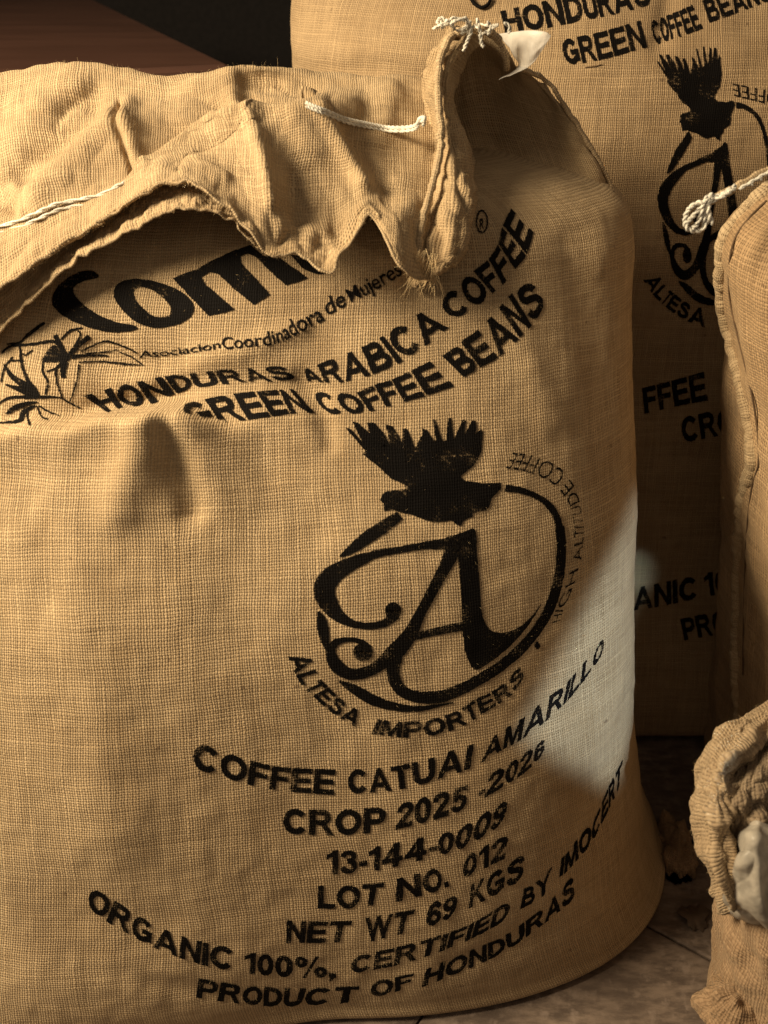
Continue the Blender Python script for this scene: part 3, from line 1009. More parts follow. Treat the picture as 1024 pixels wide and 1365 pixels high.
BIRD = [(88, 125), (110, 130), (178, 205), (120, 90), (150, 95), (215, 152), (203, 95), (240, 95), (290, 150), (325, 212), (318, 160), (300, 105), (340, 115), (370, 160), (393, 208), (396, 130), (415, 128), (440, 170), (465, 238), (480, 200), (505, 160), (500, 125), (530, 135), (565, 197), (578, 192), (560, 80), (572, 75), (612, 197), (632, 192), (645, 70), (660, 68), (676, 192), (710, 110), (725, 78), (742, 85), (732, 168), (775, 85), (795, 85), (800, 130), (790, 158), (825, 130), (835, 150), (830, 200), (825, 260), (785, 330), (710, 390), (740, 415), (830, 425), (935, 425), (935, 455), (880, 510), (870, 550), (850, 575), (780, 590), (775, 610), (730, 630), (715, 660), (690, 655), (665, 630), (560, 640), (500, 620), (450, 600), (380, 585), (340, 570), (295, 580), (290, 535), (275, 520), (285, 490), (310, 468), (410, 460), (412, 440), (330, 400), (270, 340), (215, 300), (178, 265), (195, 250), (170, 225), (105, 150)]
BIRD = px_list(BIRD, E2)
LEG = smooth_poly(px_list([(520, 100), (575, 84), (628, 68), (634, 140), (642, 220), (648, 310), (656, 380), (680, 428), (720, 440), (770, 428), (825, 388), (866, 334), (838, 387), (792, 448), (732, 508), (680, 547), (640, 571), (618, 566), (600, 530), (586, 470), (580, 380), (577, 280), (566, 165), (545, 140)], E1), 4)
STROKES = [px_list(k, E1) for k in (
    [(610, 88, 36), (540, 118, 44), (450, 126, 27), (370, 140, 24), (280, 156, 28), (200, 186, 46), (140, 217, 62), (97, 255, 76), (88, 300, 76), (112, 350, 60), (150, 388, 40), (200, 410, 26), (260, 415, 26), (310, 402, 30), (343, 375, 36)],
    [(560, 110, 50), (545, 150, 56), (520, 205, 45), (480, 280, 40), (432, 370, 38), (395, 445, 52), (345, 505, 62), (290, 552, 46), (240, 580, 40), (182, 588, 42), (132, 560, 48), (110, 512, 36), (128, 476, 26), (170, 464, 18), (218, 472, 20), (246, 500, 34)],
    [(400, 458, 24), (480, 437, 28), (590, 415, 32)],
    [(348, 505, 50), (336, 555, 50), (337, 602, 45), (362, 645, 42), (412, 668, 42), (490, 671, 45), (560, 650, 42), (640, 610, 40), (720, 560, 38), (790, 500, 38), (850, 430, 36), (892, 360, 36), (920, 280, 36), (935, 200, 35), (938, 120, 33), (932, 58, 33)],
    [(358, 18, 34), (310, 52, 44), (250, 92, 46), (185, 140, 32), (142, 168, 6)],
    [(66, 362, 8), (78, 400, 36), (86, 450, 38), (97, 502, 12)],
    [(140, 614, 8), (190, 640, 34), (260, 680, 38), (340, 705, 30), (430, 712, 20), (552, 690, 4)])]
STROKES.append(px_list([(474, 655, 42), (462, 580, 46), (428, 498, 46), (370, 432, 42), (290, 386, 38), (200, 356, 42), (112, 344, 50)], E6))
DOTS = [disc(*px_list([(334, 362)], E1)[0], 11, 12), disc(*px_list([(226, 510)], E1)[0], 13, 12)]
FULLSTOP = disc(*px_list([(985, 58)], R8)[0], 3.6, 5.0)
ident = lambda P: P


def emblem(mapper, surf, parent, names=('printed_bird', 'printed_emblem')):
    print_mesh(names[0], shape_bm([BIRD]), mapper, surf, parent, (6, 6))
    print_mesh(names[1], shape_bm([LEG]), mapper, surf, parent, (6, 6))
    for st in STROKES:
        print_mesh(names[1], stroke_bm([st]), mapper, surf, parent, (8, 8))
    for d in DOTS:
        print_mesh(names[1], shape_bm([d]), mapper, surf, parent, (6, 6))


emblem(ident, S, sack)
print_mesh('printed_dot', shape_bm([FULLSTOP]), ident, S, sack, (6, 6))
# wordmark above the lines of print
Cc = smooth_poly(px_list([(182, 168), (150, 155), (105, 166), (60, 195), (30, 230), (26, 268), (55, 305), (112, 336), (180, 358), (250, 366), (315, 356), (298, 340), (255, 333), (200, 315), (150, 286), (115, 255), (98, 225), (110, 203), (140, 190), (178, 182)], E3), 3)
Oo = smooth_poly(px_list([(240, 212), (270, 189), (330, 184), (400, 199), (460, 225), (500, 260), (506, 295), (482, 325), (430, 345), (370, 350), (310, 330), (265, 290), (238, 250)], E3), 4)
Oi = smooth_poly(px_list([(305, 222), (330, 212), (370, 225), (410, 255), (430, 285), (425, 305), (395, 315), (360, 305), (325, 275), (305, 245)], E3), 4)
Mm = px_list([(437, 182), (505, 155), (520, 152), (560, 126), (600, 108), (640, 90), (700, 68), (745, 105), (800, 112), (897, 182), (822, 207), (760, 150), (718, 108), (690, 98), (668, 108), (670, 130), (768, 238), (712, 273), (640, 215), (592, 167), (560, 160), (535, 178), (545, 200), (648, 288), (610, 300), (557, 309), (500, 250)], E3)
Un = px_list([(835, 100), (900, 108), (968, 165), (930, 168), (880, 150)], E3)
for polys in ([Cc], [Oo, Oi], [Mm], [Un]):
    print_mesh('printed_letter', shape_bm(polys), ident, S, sack, (6, 6))
word('R', [(722, 142), (738, 134)], [(720, 100), (736, 92)], S, sack, R7, weight=.02)
print_mesh('printed_mark', stroke_bm([px_list([(730 + 22 * math.cos(a), 108 + 44 * math.sin(a), 7) for a in np.linspace(0, 6.3, 14)], R7)]), ident, S, sack, (6, 6))
PLANT = [
    [(40, 650, 8), (110, 640, 12), (160, 590, 10), (245, 532, 16)], [(245, 535, 8), (200, 572, 8), (130, 625, 8)],
    [(10, 700, 10), (60, 662, 14), (180, 650, 14), (280, 635, 18), (320, 655, 16)],
    [(335, 625, 10), (380, 580, 14), (450, 560, 10)], [(430, 575, 8), (438, 605, 10), (410, 660, 14), (385, 700, 24), (440, 648, 26), (488, 608, 30)],
    [(300, 600, 24), (325, 650, 30), (350, 700, 26)], [(390, 720, 26), (480, 712, 16), (590, 714, 10)],
    [(440, 690, 10), (550, 640, 12), (600, 636, 12), (700, 672, 10), (748, 698, 10)], [(430, 750, 10), (550, 745, 10), (650, 755, 14), (770, 765, 8)],
    [(470, 702, 8), (600, 690, 10), (640, 678, 8)], [(650, 690, 8), (720, 720, 8), (785, 768, 6)],
    [(235, 745, 12), (234, 800, 12), (262, 860, 12), (248, 925, 10)], [(335, 750, 10), (308, 790, 12), (312, 860, 12), (342, 945, 8)],
    [(432, 760, 14), (420, 850, 12), (385, 962, 8)], [(345, 835, 26), (345, 790, 30), (362, 745, 26)], [(255, 800, 8), (310, 780, 12), (355, 740, 16)],
    [(-10, 975, 10), (60, 942, 14), (200, 940, 20), (320, 940, 10), (380, 970, 10), (440, 1000, 8)],
    [(210, 935, 22), (180, 890, 34), (150, 845, 20), (120, 760, 14), (108, 650, 12)], [(205, 940, 24), (130, 905, 34), (30, 870, 8)],
    [(20, 760, 8), (70, 830, 28), (160, 890, 44), (200, 930, 26)], [(205, 965, 10), (130, 980, 26), (70, 1005, 30), (35, 1032, 12)],
    [(195, 985, 10), (130, 1020, 26), (110, 1068, 22), (20, 1080, 10), (-20, 1076, 8)], [(150, 1010, 10), (150, 1050, 10), (162, 1095, 14)],
    [(200, 985, 8), (228, 1050, 10), (262, 1062, 8)], [(212, 985, 8), (268, 1020, 10), (322, 1042, 6)],
    [(70, 720, 8), (25, 780, 10), (5, 860, 10)], [(180, 680, 8), (140, 710, 8), (120, 700, 8)], [(60, 740, 10), (130, 740, 8)]]
for st in PLANT:
    print_mesh('printed_flower', stroke_bm([px_list(st, E5)]), ident, S, sack, (4, 4), clip=above_ledge)
BL = smooth_poly(px_list([(232, 745), (262, 682), (300, 655), (330, 690), (375, 700), (382, 735), (330, 748)], E5), 4)
print_mesh('printed_flower', shape_bm([BL]), ident, S, sack, (4, 4))

# --- mouth cloth folded forward over the top
WR = [(14, 0.003, 2.2, (1, 1, 1)), (40, 0.0009, 7.1, (1, 1, 1)), (11, .0036, 5.5, (1, 1, .8, 1)), (26, .0010, 1.5, (1, 1, 1, 1))]
FX = [-110, -40, 20, 70, 120, 170, 220, 265, 310, 355, 400, 445, 490, 535, 580]
def row(ys, Ys):
    return [(x, y, Y) for x, y, Y in zip(FX, ys, Ys)]
flap_ctrl = [
    #   -110  -40   20   70   120  170  220  265  310  355  400  445  490  535  580
    row([180, 160, 150, 140, 140, 145, 155, 140, 130, 128, 128, 130, 132, 132, 132], [1.24] * 15),
    row([112, 100, 90, 84, 84, 88, 99, 96, 87, 86, 89, 94, 99, 99, 100], [1.15, 1.15, 1.15, 1.15, 1.15, 1.15, 1.14, 1.12, 1.11, 1.11, 1.12, 1.12, 1.12, 1.12, 1.12]),
    row([165, 150, 140, 134, 130, 128, 132, 125, 112, 110, 114, 116, 114, 120, 125], [1.09, 1.09, 1.09, 1.09, 1.09, 1.085, 1.07, 1.06, 1.07, 1.08, 1.075, 1.065, 1.06, 1.06, 1.06]),
    row([220, 205, 192, 180, 168, 165, 172, 165, 150, 142, 136, 135, 150, 158, 160], [1.02, 1.03, 1.035, 1.035, 1.035, 1.02, 1.02, 1.015, 1.01, 1.005, 1.00, 1.01, 1.03, 1.035, 1.04]),
    row([280, 262, 240, 222, 210, 205, 206, 200, 190, 185, 180, 185, 195, 205, 210], [.96, .97, .985, .99, .99, .985, .985, .98, .972, .962, .966, .975, .985, .995, 1.0]),
    row([330, 312, 285, 262, 246, 232, 225, 222, 225, 225, 225, 230, 235, 245, 255], [.91, .925, .94, .95, .955, .958, .955, .948, .94, .93, .94, .955, .955, .955, .96]),
    row([385, 360, 325, 295, 270, 252, 236, 234, 252, 270, 272, 275, 262, 282, 300], [.88, .888, .905, .918, .925, .93, .928, .92, .912, .898, .915, .925, .93, .905, .93]),
    row([430, 402, 362, 326, 296, 275, 248, 246, 278, 318, 315, 325, 270, 330, 345], [.863, .868, .878, .89, .90, .908, .907, .895, .885, .88, .895, .895, .915, .875, .905]),
    row([442, 412, 368, 330, 300, 280, 251, 249, 286, 339, 344, 362, 284, 352, 372], [.858, .862, .872, .885, .895, .902, .902, .888, .878, .872, .872, .862, .905, .862, .89]),
]
def flap_folds(G):
    sh = G.shape[:2]
    x, y = project(G.reshape(-1, 3)); x, y = x.reshape(sh), y.reshape(sh)
    q_ = np.clip((np.arange(sh[0]) / sh[0] - .11) / .13, 0, 1); top = (q_ * q_ * (3 - 2 * q_))[:, None]
    d = np.zeros(sh)
    # the front lobe lies over the rear one along this line
    fx, fy = [60, 130, 175, 230, 290, 340, 400, 440, 480, 520], [300, 262, 236, 196, 157, 143, 138, 122, 108, 100]
    u = y - np.interp(x, fx, fy)
    wx = np.interp(x, [110, 190, 250, 370, 410, 440], [0, .6, 1, 1, .5, 0])
    sg_ = 1 / (1 + np.exp(-u / 3.5))
    d += wx * (sg_ * .020 * np.exp(-np.maximum(u, 0) / 45) - (1 - sg_) * .016 * np.exp(-np.maximum(-u, 0) / 30))
    for pts, w, amp in [
            ([(160, 138), (157, 165), (165, 195), (176, 228)], 4.5, -.0075),
            ([(172, 140), (168, 165), (176, 195), (188, 225)], 12, .006),
            ([(150, 165), (110, 205), (50, 262)], 20, .012), ([(120, 140), (80, 185), (30, 225)], 22, -.010),
            ([(30, 130), (100, 118)], 20, .006), ([(-30, 255), (18, 270)], 16, -.010), ([(20, 248), (30, 285)], 8, .005),
            ([(308, 98), (306, 112), (313, 140)], 13, .005), ([(325, 95), (330, 125)], 14, -.005),
            ([(338, 160), (350, 210), (362, 270)], 9, .007), ([(372, 165), (395, 230), (400, 290)], 24, -.012),
            ([(428, 150), (455, 195), (485, 245)], 10, .008), ([(470, 175), (510, 225), (520, 260)], 18, -.008),
            ([(487, 118), (492, 150)], 14, -.004), ([(522, 120), (515, 160)], 14, .004),
            ([(380, 300), (430, 315), (455, 345)], 14, .006), ([(200, 232), (260, 222), (300, 240)], 10, .005)]:
        d += amp * np.exp(-(seg_dist(x, y, pts) / w) ** 2)
    n = grid_normals(G)
    n *= np.sign((n * (np.array([0, 0, CAM_H]) - G)).sum(2))[:, :, None]
    G = G + n * (d * top)[:, :, None]
    return pleats(.0032, 7, 24, 3.7, .003, lambda t: np.clip((t - .55) / .35, 0, 1))(G)


flap, FG = patch('mouth_flap', flap_ctrl, 240, 340, M['burlap'], sack, WR, uvoff=(.31, .17), sculpt=flap_folds)
# turned-under hem strip that shows below the flap on the left
strip_top = [(-110, 425, .885), (-40, 395, .89), (20, 350, .90), (70, 315, .91), (120, 286, .92), (170, 262, .93), (220, 240, .93), (265, 238, .92), (310, 262, .91), (345, 300, .90)]
strip_mid = [(-110, 470, .875), (-40, 440, .88), (20, 392, .892), (70, 345, .905), (120, 312, .915), (170, 285, .92), (220, 262, .912), (265, 262, .905), (310, 282, .898), (345, 318, .893)]
strip_bot = [(-110, 500, .862), (-40, 470, .866), (20, 420, .872), (70, 372, .88), (120, 336, .886), (170, 308, .888), (220, 286, .886), (262, 279, .884), (305, 292, .884), (345, 330, .886)]
strip, SG = patch('turned_hem', [strip_top, strip_mid, strip_bot], 40, 260, M['burlap'], sack, [(30, .003, 4.4, (1, 1, 1)), (80, .0012, 1.4, (1, 1, 1))], uvoff=(.7, .4), sculpt=pleats(.003, 3, 30, 8.1, .0035))
# rough selvage edges
def edge_roll(name, pts, r, parent, mat='hem', seed=1.0, bumpf=160, amp=0.35):
    n = max(40, int(np.linalg.norm(np.diff(pts, axis=0), axis=1).sum() / 0.0022))
    c = catmull(pts, n)
    L = np.concatenate([[0], np.cumsum(np.linalg.norm(np.diff(c, axis=0), axis=1))])
    rad = np.array([r * (1 + amp * noise.noise(Vector((l * bumpf, seed, 0))) + .25 * noise.noise(Vector((l * 31, seed, 5)))) for l in L])
    c = c + np.array([[noise.noise(Vector((l * 90, seed, k * 9.1))) for k in range(3)] for l in L]) * r * 0.4
    V, Fc = tube_mesh([(c, rad)], 8)
    uv = np.array([(L[i // 8], (i % 8) * 2 * math.pi * r / 8) for i in range(len(V))])
    return mesh_obj(name, V, Fc, M[mat], parent, uv)


edge_roll('selvage', FG[-1, ::4], 0.0014, flap, seed=2.0)
edge_roll('selvage', SG[-1, ::4], 0.0013, strip, seed=5.0)

# --- right corner of the mouth: the cloth standing behind the shoulder, and the rolled ear
wing_ctrl = [
    [(545, 118, 1.14), (598, 62, 1.085), (632, 40, 1.065), (662, 58, 1.07), (690, 92, 1.085), (728, 108, 1.10), (735, 125, 1.16)],
    [(548, 135, 1.15), (606, 105, 1.12), (640, 92, 1.115), (675, 105, 1.11), (712, 128, 1.10), (750, 140, 1.095), (752, 160, 1.17)],
    [(552, 175, 1.14), (618, 160, 1.13), (655, 158, 1.13), (695, 165, 1.115), (740, 178, 1.095), (782, 188, 1.085), (782, 205, 1.17)],
    [(560, 222, 1.10), (632, 215, 1.10), (672, 212, 1.095), (715, 218, 1.075), (765, 230, 1.07), (810, 240, 1.075), (810, 255, 1.17)],
    [(575, 262, 1.04), (642, 254, 1.04), (685, 252, 1.035), (730, 262, 1.035), (782, 276, 1.045), (825, 285, 1.07), (826, 300, 1.17)],
    [(626, 300, .985), (655, 296, .985), (692, 298, .985), (740, 310, .995), (790, 322, 1.015), (834, 335, 1.065), (836, 350, 1.17)],
    [(628, 350, .965), (658, 348, .965), (700, 352, .97), (748, 362, .985), (795, 378, 1.01), (838, 395, 1.06), (840, 410, 1.17)],
]
wing, WG = patch('mouth_corner', wing_ctrl, 130, 130, M['burlap'], sack, [(16, 0.003, 9.2, (1, 1, .5)), (45, 0.0008, 3.1, (1, 1, 1)), (14, .0045, 3.5, (1.5, 1.5, .5, 1))], uvoff=(.13, .52))
edge_roll('selvage', np.array([at(*p) for p in [(690, 90, 1.083), (728, 107, 1.098), (752, 140, 1.093), (783, 188, 1.083), (811, 240, 1.073), (826, 285, 1.068), (834, 335, 1.063)]]), 0.0026, wing, seed=8.0)
ear_ctrl = [
    [(614, 36, 1.160), (604, 38, 1.075), (596, 50, 1.05), (612, 48, 1.03), (628, 46, 1.03), (640, 50, 1.05), (646, 60, 1.08)],
    [(592, 64, 1.160), (582, 66, 1.075), (576, 72, 1.05), (592, 76, 1.025), (604, 80, 1.02), (612, 86, 1.04), (616, 92, 1.08)],
    [(577, 106, 1.155), (567, 108, 1.07), (564, 115, 1.045), (578, 120, 1.015), (596, 126, 1.00), (606, 130, 1.025), (608, 136, 1.07)],
    [(582, 148, 1.145), (572, 150, 1.06), (569, 155, 1.035), (582, 160, 1.00), (598, 164, .985), (612, 166, 1.005), (616, 172, 1.06)],
    [(585, 186, 1.135), (575, 188, 1.05), (572, 192, 1.025), (584, 196, .988), (604, 200, .968), (624, 202, .985), (630, 206, 1.05)],
    [(573, 230, 1.115), (563, 232, 1.03), (560, 238, 1.005), (576, 244, .965), (606, 248, .942), (631, 250, .962), (638, 254, 1.03)],
    [(563, 276, 1.085), (553, 278, 1.0), (551, 284, .975), (568, 290, .938), (602, 295, .915), (630, 295, .935), (638, 298, 1.0)],
    [(556, 320, 1.055), (546, 322, .97), (544, 328, .948), (562, 333, .912), (596, 336, .895), (622, 332, .912), (632, 330, .97)],
    [(552, 350, 1.030), (542, 352, .945), (541, 358, .925), (556, 362, .898), (586, 358, .885), (610, 350, .90), (620, 345, .945)],
    [(556, 370, 1.015), (546, 372, .93), (547, 378, .915), (558, 380, .897), (580, 370, .888), (604, 358, .898), (612, 350, .93)],
]
ear, EG = patch('mouth_ear', ear_ctrl, 170, 80, M['burlap'], sack, [(22, 0.003, 5.2, (1, 1, .6)), (70, 0.0009, 3.7, (1, 1, 1)), (30, .0032, 2.5, (1.6, 1.6, .5, 1)), (60, .0012, 6.5, (.5, .5, 1.5, 1))], uvoff=(.05, .83), sculpt=pleats(.005, 3.2, 9, 1.9, .005))
edge_roll('rolled_hem', np.array([at(*p) for p in [(676, 92, 1.062), (672, 68, 1.05), (656, 46, 1.04), (630, 36, 1.035), (606, 46, 1.03), (590, 70, 1.02), (584, 105, 1.005), (586, 150, .985), (588, 195, .965), (578, 240, .95), (566, 285, .93), (558, 325, .905), (556, 362, .892)]]), 0.0040, ear, seed=11.0, bumpf=200, amp=.5)
# frayed end of the ear
fr = []
for k in range(90):
    p = np.array(at(rng.uniform(545, 585), rng.uniform(330, 372), .888))
    d = np.array([rng.normal(-.1, .4), -.15, -1.0]); d /= np.linalg.norm(d)
    L = rng.uniform(.008, .026); t = np.linspace(0, 1, 4)[:, None]
    fr.append((p + d * L * t + rng.normal(0, 1, 3) * L * .25 * t * t, np.array([1, .9, .7, .3]) * .00028))
V, Fc = tube_mesh(fr, 4)
o = mesh_obj('frayed_threads', V, Fc, M['fibre'], ear); o['kind'] = 'stuff'

# --- closing string
def on_grid(G):
    b = bvh_of(G)
    def f(px, py, lift):
        loc, nrm, fi, _ = b.ray_cast(Vector((0, 0, CAM_H)), ray(px, py).normalized())
        if loc is None:
            return None
        return np.array(loc - ray(px, py).normalized() * lift)
    return f
fh = on_grid(FG)
def lay(pts, lift=0.003):
    out = [fh(x, y, lift) for x, y in pts]
    return np.array([p for p in out if p is not None])
st_a = lay([(-60, 318), (-20, 306), (20, 296), (50, 283), (75, 272), (105, 266), (135, 259), (160, 246), (170, 241)], .0045)
st_a[-1] += np.array([0, .012, -.003])
V, Fc = tube_mesh(twisted(st_a, .0017, 2, 30) + twisted(st_a + np.array([.002, -.002, -.005]), .0017, 2, 30), 6)
mesh_obj('closing_string', V, Fc, M['string'], sack)
st_b = lay([(408, 137), (430, 146), (460, 158), (490, 165), (520, 170), (545, 175)], .0065)
tail = np.array([at(552, 168, .985), at(560, 158, .985), at(566, 157, .98), at(564, 163, .975)])
st_b = np.vstack([st_b[:-1], tail])
V, Fc = tube_mesh(twisted(st_b, .0018, 3, 95) + twisted(st_b + np.array([0, -.001, -.003]), .0014, 2, 110), 6)
mesh_obj('closing_string', V, Fc, M['string'], sack)
# knot of loops over the ear
loops = []
for k in range(4):
    cx, cy, Y = rng.uniform(592, 660), rng.uniform(24, 42), rng.uniform(1.0, 1.03)
    pts = [at(cx + rng.normal(0, 10), cy + rng.normal(0, 7), Y + rng.normal(0, .006)) for _ in range(6)]
    loops += twisted(np.array(pts), .0012, 2, 120)
for pts in ([(596, 28), (588, 24), (583, 30), (590, 34), (600, 30), (622, 24)], [(620, 22), (628, 40), (624, 52), (618, 68)], [(636, 24), (640, 42), (642, 58), (645, 62)], [(650, 28), (654, 38), (650, 46)], [(672, 30), (680, 36), (678, 44)]):
    loops += twisted(np.array([at(x, y, 1.008) for x, y in pts]), .0016, 2, 110)
V, Fc = tube_mesh(loops, 5)
mesh_obj('string_knot', V, Fc, M['string'], ear)
# corner of the inner plastic bag poking out
pl_ctrl = [
    [(664, 45, 1.075), (680, 43, 1.06), (705, 40, 1.04), (726, 42, 1.03), (735, 47, 1.028)],
    [(674, 58, 1.07), (690, 58, 1.05), (708, 58, 1.035), (722, 58, 1.03), (731, 54, 1.028)],
    [(684, 74, 1.065), (694, 74, 1.045), (704, 74, 1.035), (714, 70, 1.03), (724, 66, 1.03)],
    [(690, 88, 1.06), (694, 90, 1.045), (700, 90, 1.035), (706, 86, 1.032), (712, 82, 1.03)],
    [(665, 106, 1.04), (678, 100, 1.04), (690, 96, 1.035), (698, 93, 1.032), (704, 90, 1.03)],
]
patch('plastic_liner', pl_ctrl, 40, 40, M['plastic'], sack, [(40, .0012, 6.6, (1, 1, 1, 1))], 0.0004)
# crumpled bottom corner
def lump(name, c, size, mat, parent, seed, amp=.3, rows=40, cols=56):
    th = np.linspace(0.02, math.pi - .02, rows); ph = np.linspace(0, 2 * math.pi, cols)
    G = np.zeros((rows, cols, 3))
    for i, a in enumerate(th):
        for j, b in enumerate(ph):
            d = np.array([math.sin(a) * math.cos(b), math.sin(a) * math.sin(b), math.cos(a)])
            k = 1 + amp * noise.fractal(Vector(d * 1.7) + Vector((seed, 0, 0)), .9, 2, 3) - amp * .6 * abs(noise.noise(Vector((d[0] * 4, d[1] * 4, d[2] * 1.5 + seed))))
            G[i, j] = np.array(c) + d * k * np.array(size)
    G[:, :, 2] = np.maximum(G[:, :, 2], .002)
    return mesh_obj(name, G.reshape(-1, 3), grid_faces(rows, cols), mat, parent, grid_uv(G))


lump('bottom_corner', at(893, 1145, .87), (.032, .05, .055), M['burlap_brown'], sack, 3.3, .45)
# loose hairs on the ridge and over the cloth
def scatter(G, k, rmin=0, rmax=1, cmin=0, cmax=1):
    n = grid_normals(G)
    r, c, _ = G.shape
    i = (rng.uniform(rmin, rmax, k) * (r - 1)).astype(int); j = (rng.uniform(cmin, cmax, k) * (c - 1)).astype(int)
    nn = n[i, j]
    view = np.array([0, 0, CAM_H]) - G[i, j]
    s = np.sign((nn * view).sum(1))[:, None]
    return G[i, j], nn * s


p, n = scatter(FG, 2600, .02, .3); fibres('loose_fibres', p, n, sack, .002, .0065, .00005, 1.3)
p, n = scatter(FG, 2600, .3, 1); fibres('loose_fibres', p, n, sack, .002, .006, .00006, 1.2)
p, n = scatter(FG, 14, .09, .14, .5, .68); fibres('loose_fibres', p, n + np.array([0, 0, 1.0]), sack, .008, .022, .0001, .5)
p, n = scatter(FG, 700, .985, 1); fibres('loose_fibres', p, n, sack, .002, .007, .00008, 1.2)
p, n = scatter(SG, 500, .95, 1); fibres('loose_fibres', p, n, sack, .002, .006, .00008, 1.2)
p, n = scatter(EG, 1500); fibres('loose_fibres', p, n, sack, .003, .008, .00007, 1.0)
p, n = scatter(WG, 1200); fibres('loose_fibres', p, n, sack, .002, .007, .00006, 1.0)
jj = slice(int(.22 * 560), int(.85 * 560))
p, n = scatter(G[40:280, jj], 5000); fibres('loose_fibres', p, n, sack, .002, .007, .00006, 1.1)

# ================================================================== REAR SACK
rear = thing('coffee_sack', 'upright burlap sack behind the front one, same emblem, print partly hidden', 'sack', (.42, 1.5, 0), 'burlap coffee sacks')
LB = [(0.002, .42, 1.40, .40, .16), (0.002, .42, 1.37, .52, .27), (.05, .42, 1.365, .535, .285), (.25, .42, 1.44, .54, .28), (.5, .42, 1.50, .55, .268), (.75, .42, 1.525, .555, .255),
      (.92, .42, 1.54, .555, .23), (1.02, .42, 1.55, .545, .19), (1.10, .42, 1.56, .50, .12), (1.14, .42, 1.56, .40, .05), (1.15, .42, 1.56, .1, .01)]
GB, UVB, LB_REF = sack_grid(LB, 420, 240)
nb = grid_normals(GB)
sg = np.sign(((GB - np.array([.42, 1.5, .5])) * nb).sum(2).mean())
db = np.zeros(GB.shape[:2])
for i in range(GB.shape[0]):
    for j in range(GB.shape[1]):
        p = GB[i, j]
        db[i, j] = .010 * noise.noise(Vector((p[0] * 5 + 9, p[1] * 5, p[2] * 4))) + .003 * noise.fractal(Vector((p[0] * 12, p[1] * 12, p[2] * 16 + 4)), .9, 2, 3)
GB = GB + nb * (sg * db * np.clip(GB[:, :, 2] / .06, 0, 1))[:, :, None]
bx, by = project(GB.reshape(-1, 3)); bx, by = bx.reshape(db.shape), by.reshape(db.shape)
fb = (GB[:, :, 1] < 1.5)
for pts, w, amp in [([(880, 60), (890, 20), (900, -30)], 14, -.008), ([(380, 70), (480, 62), (600, 80)], 16, .006), ([(380, 95), (500, 100)], 12, -.006), ([(400, 20), (440, 60)], 18, -.005)]:
    d = seg_dist(bx, by, pts)
    GB[:, :, 1] -= fb * amp * np.exp(-(d / w) ** 2)
GB[:, :, 2] = np.maximum(GB[:, :, 2], .0015)
GBc, UVBc = close_wrap(GB, UVB, LB_REF)
mesh_obj('body', GBc.reshape(-1, 3), grid_faces(*GBc.shape[:2]), M['burlap_back'], rear, UVBc.reshape(-1, 2))
SB = Surface(GBc, UVBc)
Q1, Q2, Q3 = (640, 0, .375), (850, 230, .16992), (830, 480, .29279)
Q4 = (850, 50, .16992)
for txt, B, T, org in [
    ('HONDURAS', [(90, 117), (235, 98), (375, 70), (480, 48), (610, 15)], [(72, 42), (215, 10), (355, -20), (455, -45), (590, -78)], Q1),
    ('GREEN', [(305, 230), (440, 208), (592, 165)], [(285, 145), (420, 118), (570, 75)], Q1),
    ('COFFEE', [(622, 158), (700, 132), (792, 100)], [(603, 78), (680, 52), (755, 20)], Q1),
    ('BEANS', [(815, 80), (930, 38), (1040, -2)], [(788, 5), (900, -35), (1010, -75)], Q1),
    ('FFEE', [(100, 240), (240, 208), (388, 180)], [(88, 130), (225, 95), (372, 55)], Q3),
    ('CROP', [(275, 375), (590, 310)], [(262, 265), (575, 200)], Q3),
    ('ANIC', [(50, 1138), (190, 1115), (338, 1085)], [(46, 1042), (190, 1012), (330, 985)], Q3),
    ('100%', [(378, 1075), (650, 1020)], [(368, 975), (640, 920)], Q3),
    ('PRODUCT', [(280, 1275), (760, 1180)], [(262, 1180), (745, 1085)], Q3),
    ('ALTESA', [(0, 45, 840), (.18, 115, 945), (.333, 175, 1010), (.486, 215, 1045), (.653, 295, 1105), (.82, 390, 1160), (1, 530, 1215)],
     [(0, 160, 790), (.18, 200, 870), (.333, 250, 920), (.486, 285, 950), (.653, 350, 1000), (.82, 430, 1045), (1, 545, 1075)], Q2),
]:
    word(txt, B, T, SB, rear, org, weight=.042)
word('COFFEE', [(1210, 450), (980, 405), (738, 358)], [(1180, 580), (975, 520), (755, 465)], SB, rear, Q4, weight=.0, bold=False)
src = np.array([(461, 570), (470, 562), (643, 573), (508, 660), (612, 700), (633, 706), (418, 785), (484, 870), (452, 908), (668, 648), (535, 865)], float)
dst = np.array([(881, 80), (886, 69), (955, 88), (900, 154), (956, 177), (967, 184), (862, 274), (920, 340), (908, 380), (980, 140), (946, 335)], float)
A_ = np.hstack([src, np.ones((len(src), 1))])
AFF, *_ = np.linalg.lstsq(A_, dst, rcond=None)
emblem(lambda P: np.hstack([P, np.ones((len(P), 1))]) @ AFF, SB, rear)
bh = lambda x, y: SB.hit(x, y, .001)[0]
V, Fc = tube_mesh([(catmull(np.array([bh(780, 90), bh(788, 89), bh(795, 88), bh(802, 86)]), 16), .0007)], 5)
mesh_obj('loose_thread', V, Fc, M['stitch'], rear)
V, Fc = tube_mesh([(catmull(np.array([SB.hit(x, y, .004)[0] for x, y in [(628, 0), (634, 8), (643, 12), (651, 8), (655, 0)]]), 20), .0024)], 6)
mesh_obj('printed_curl', V, Fc, M['ink'], rear)

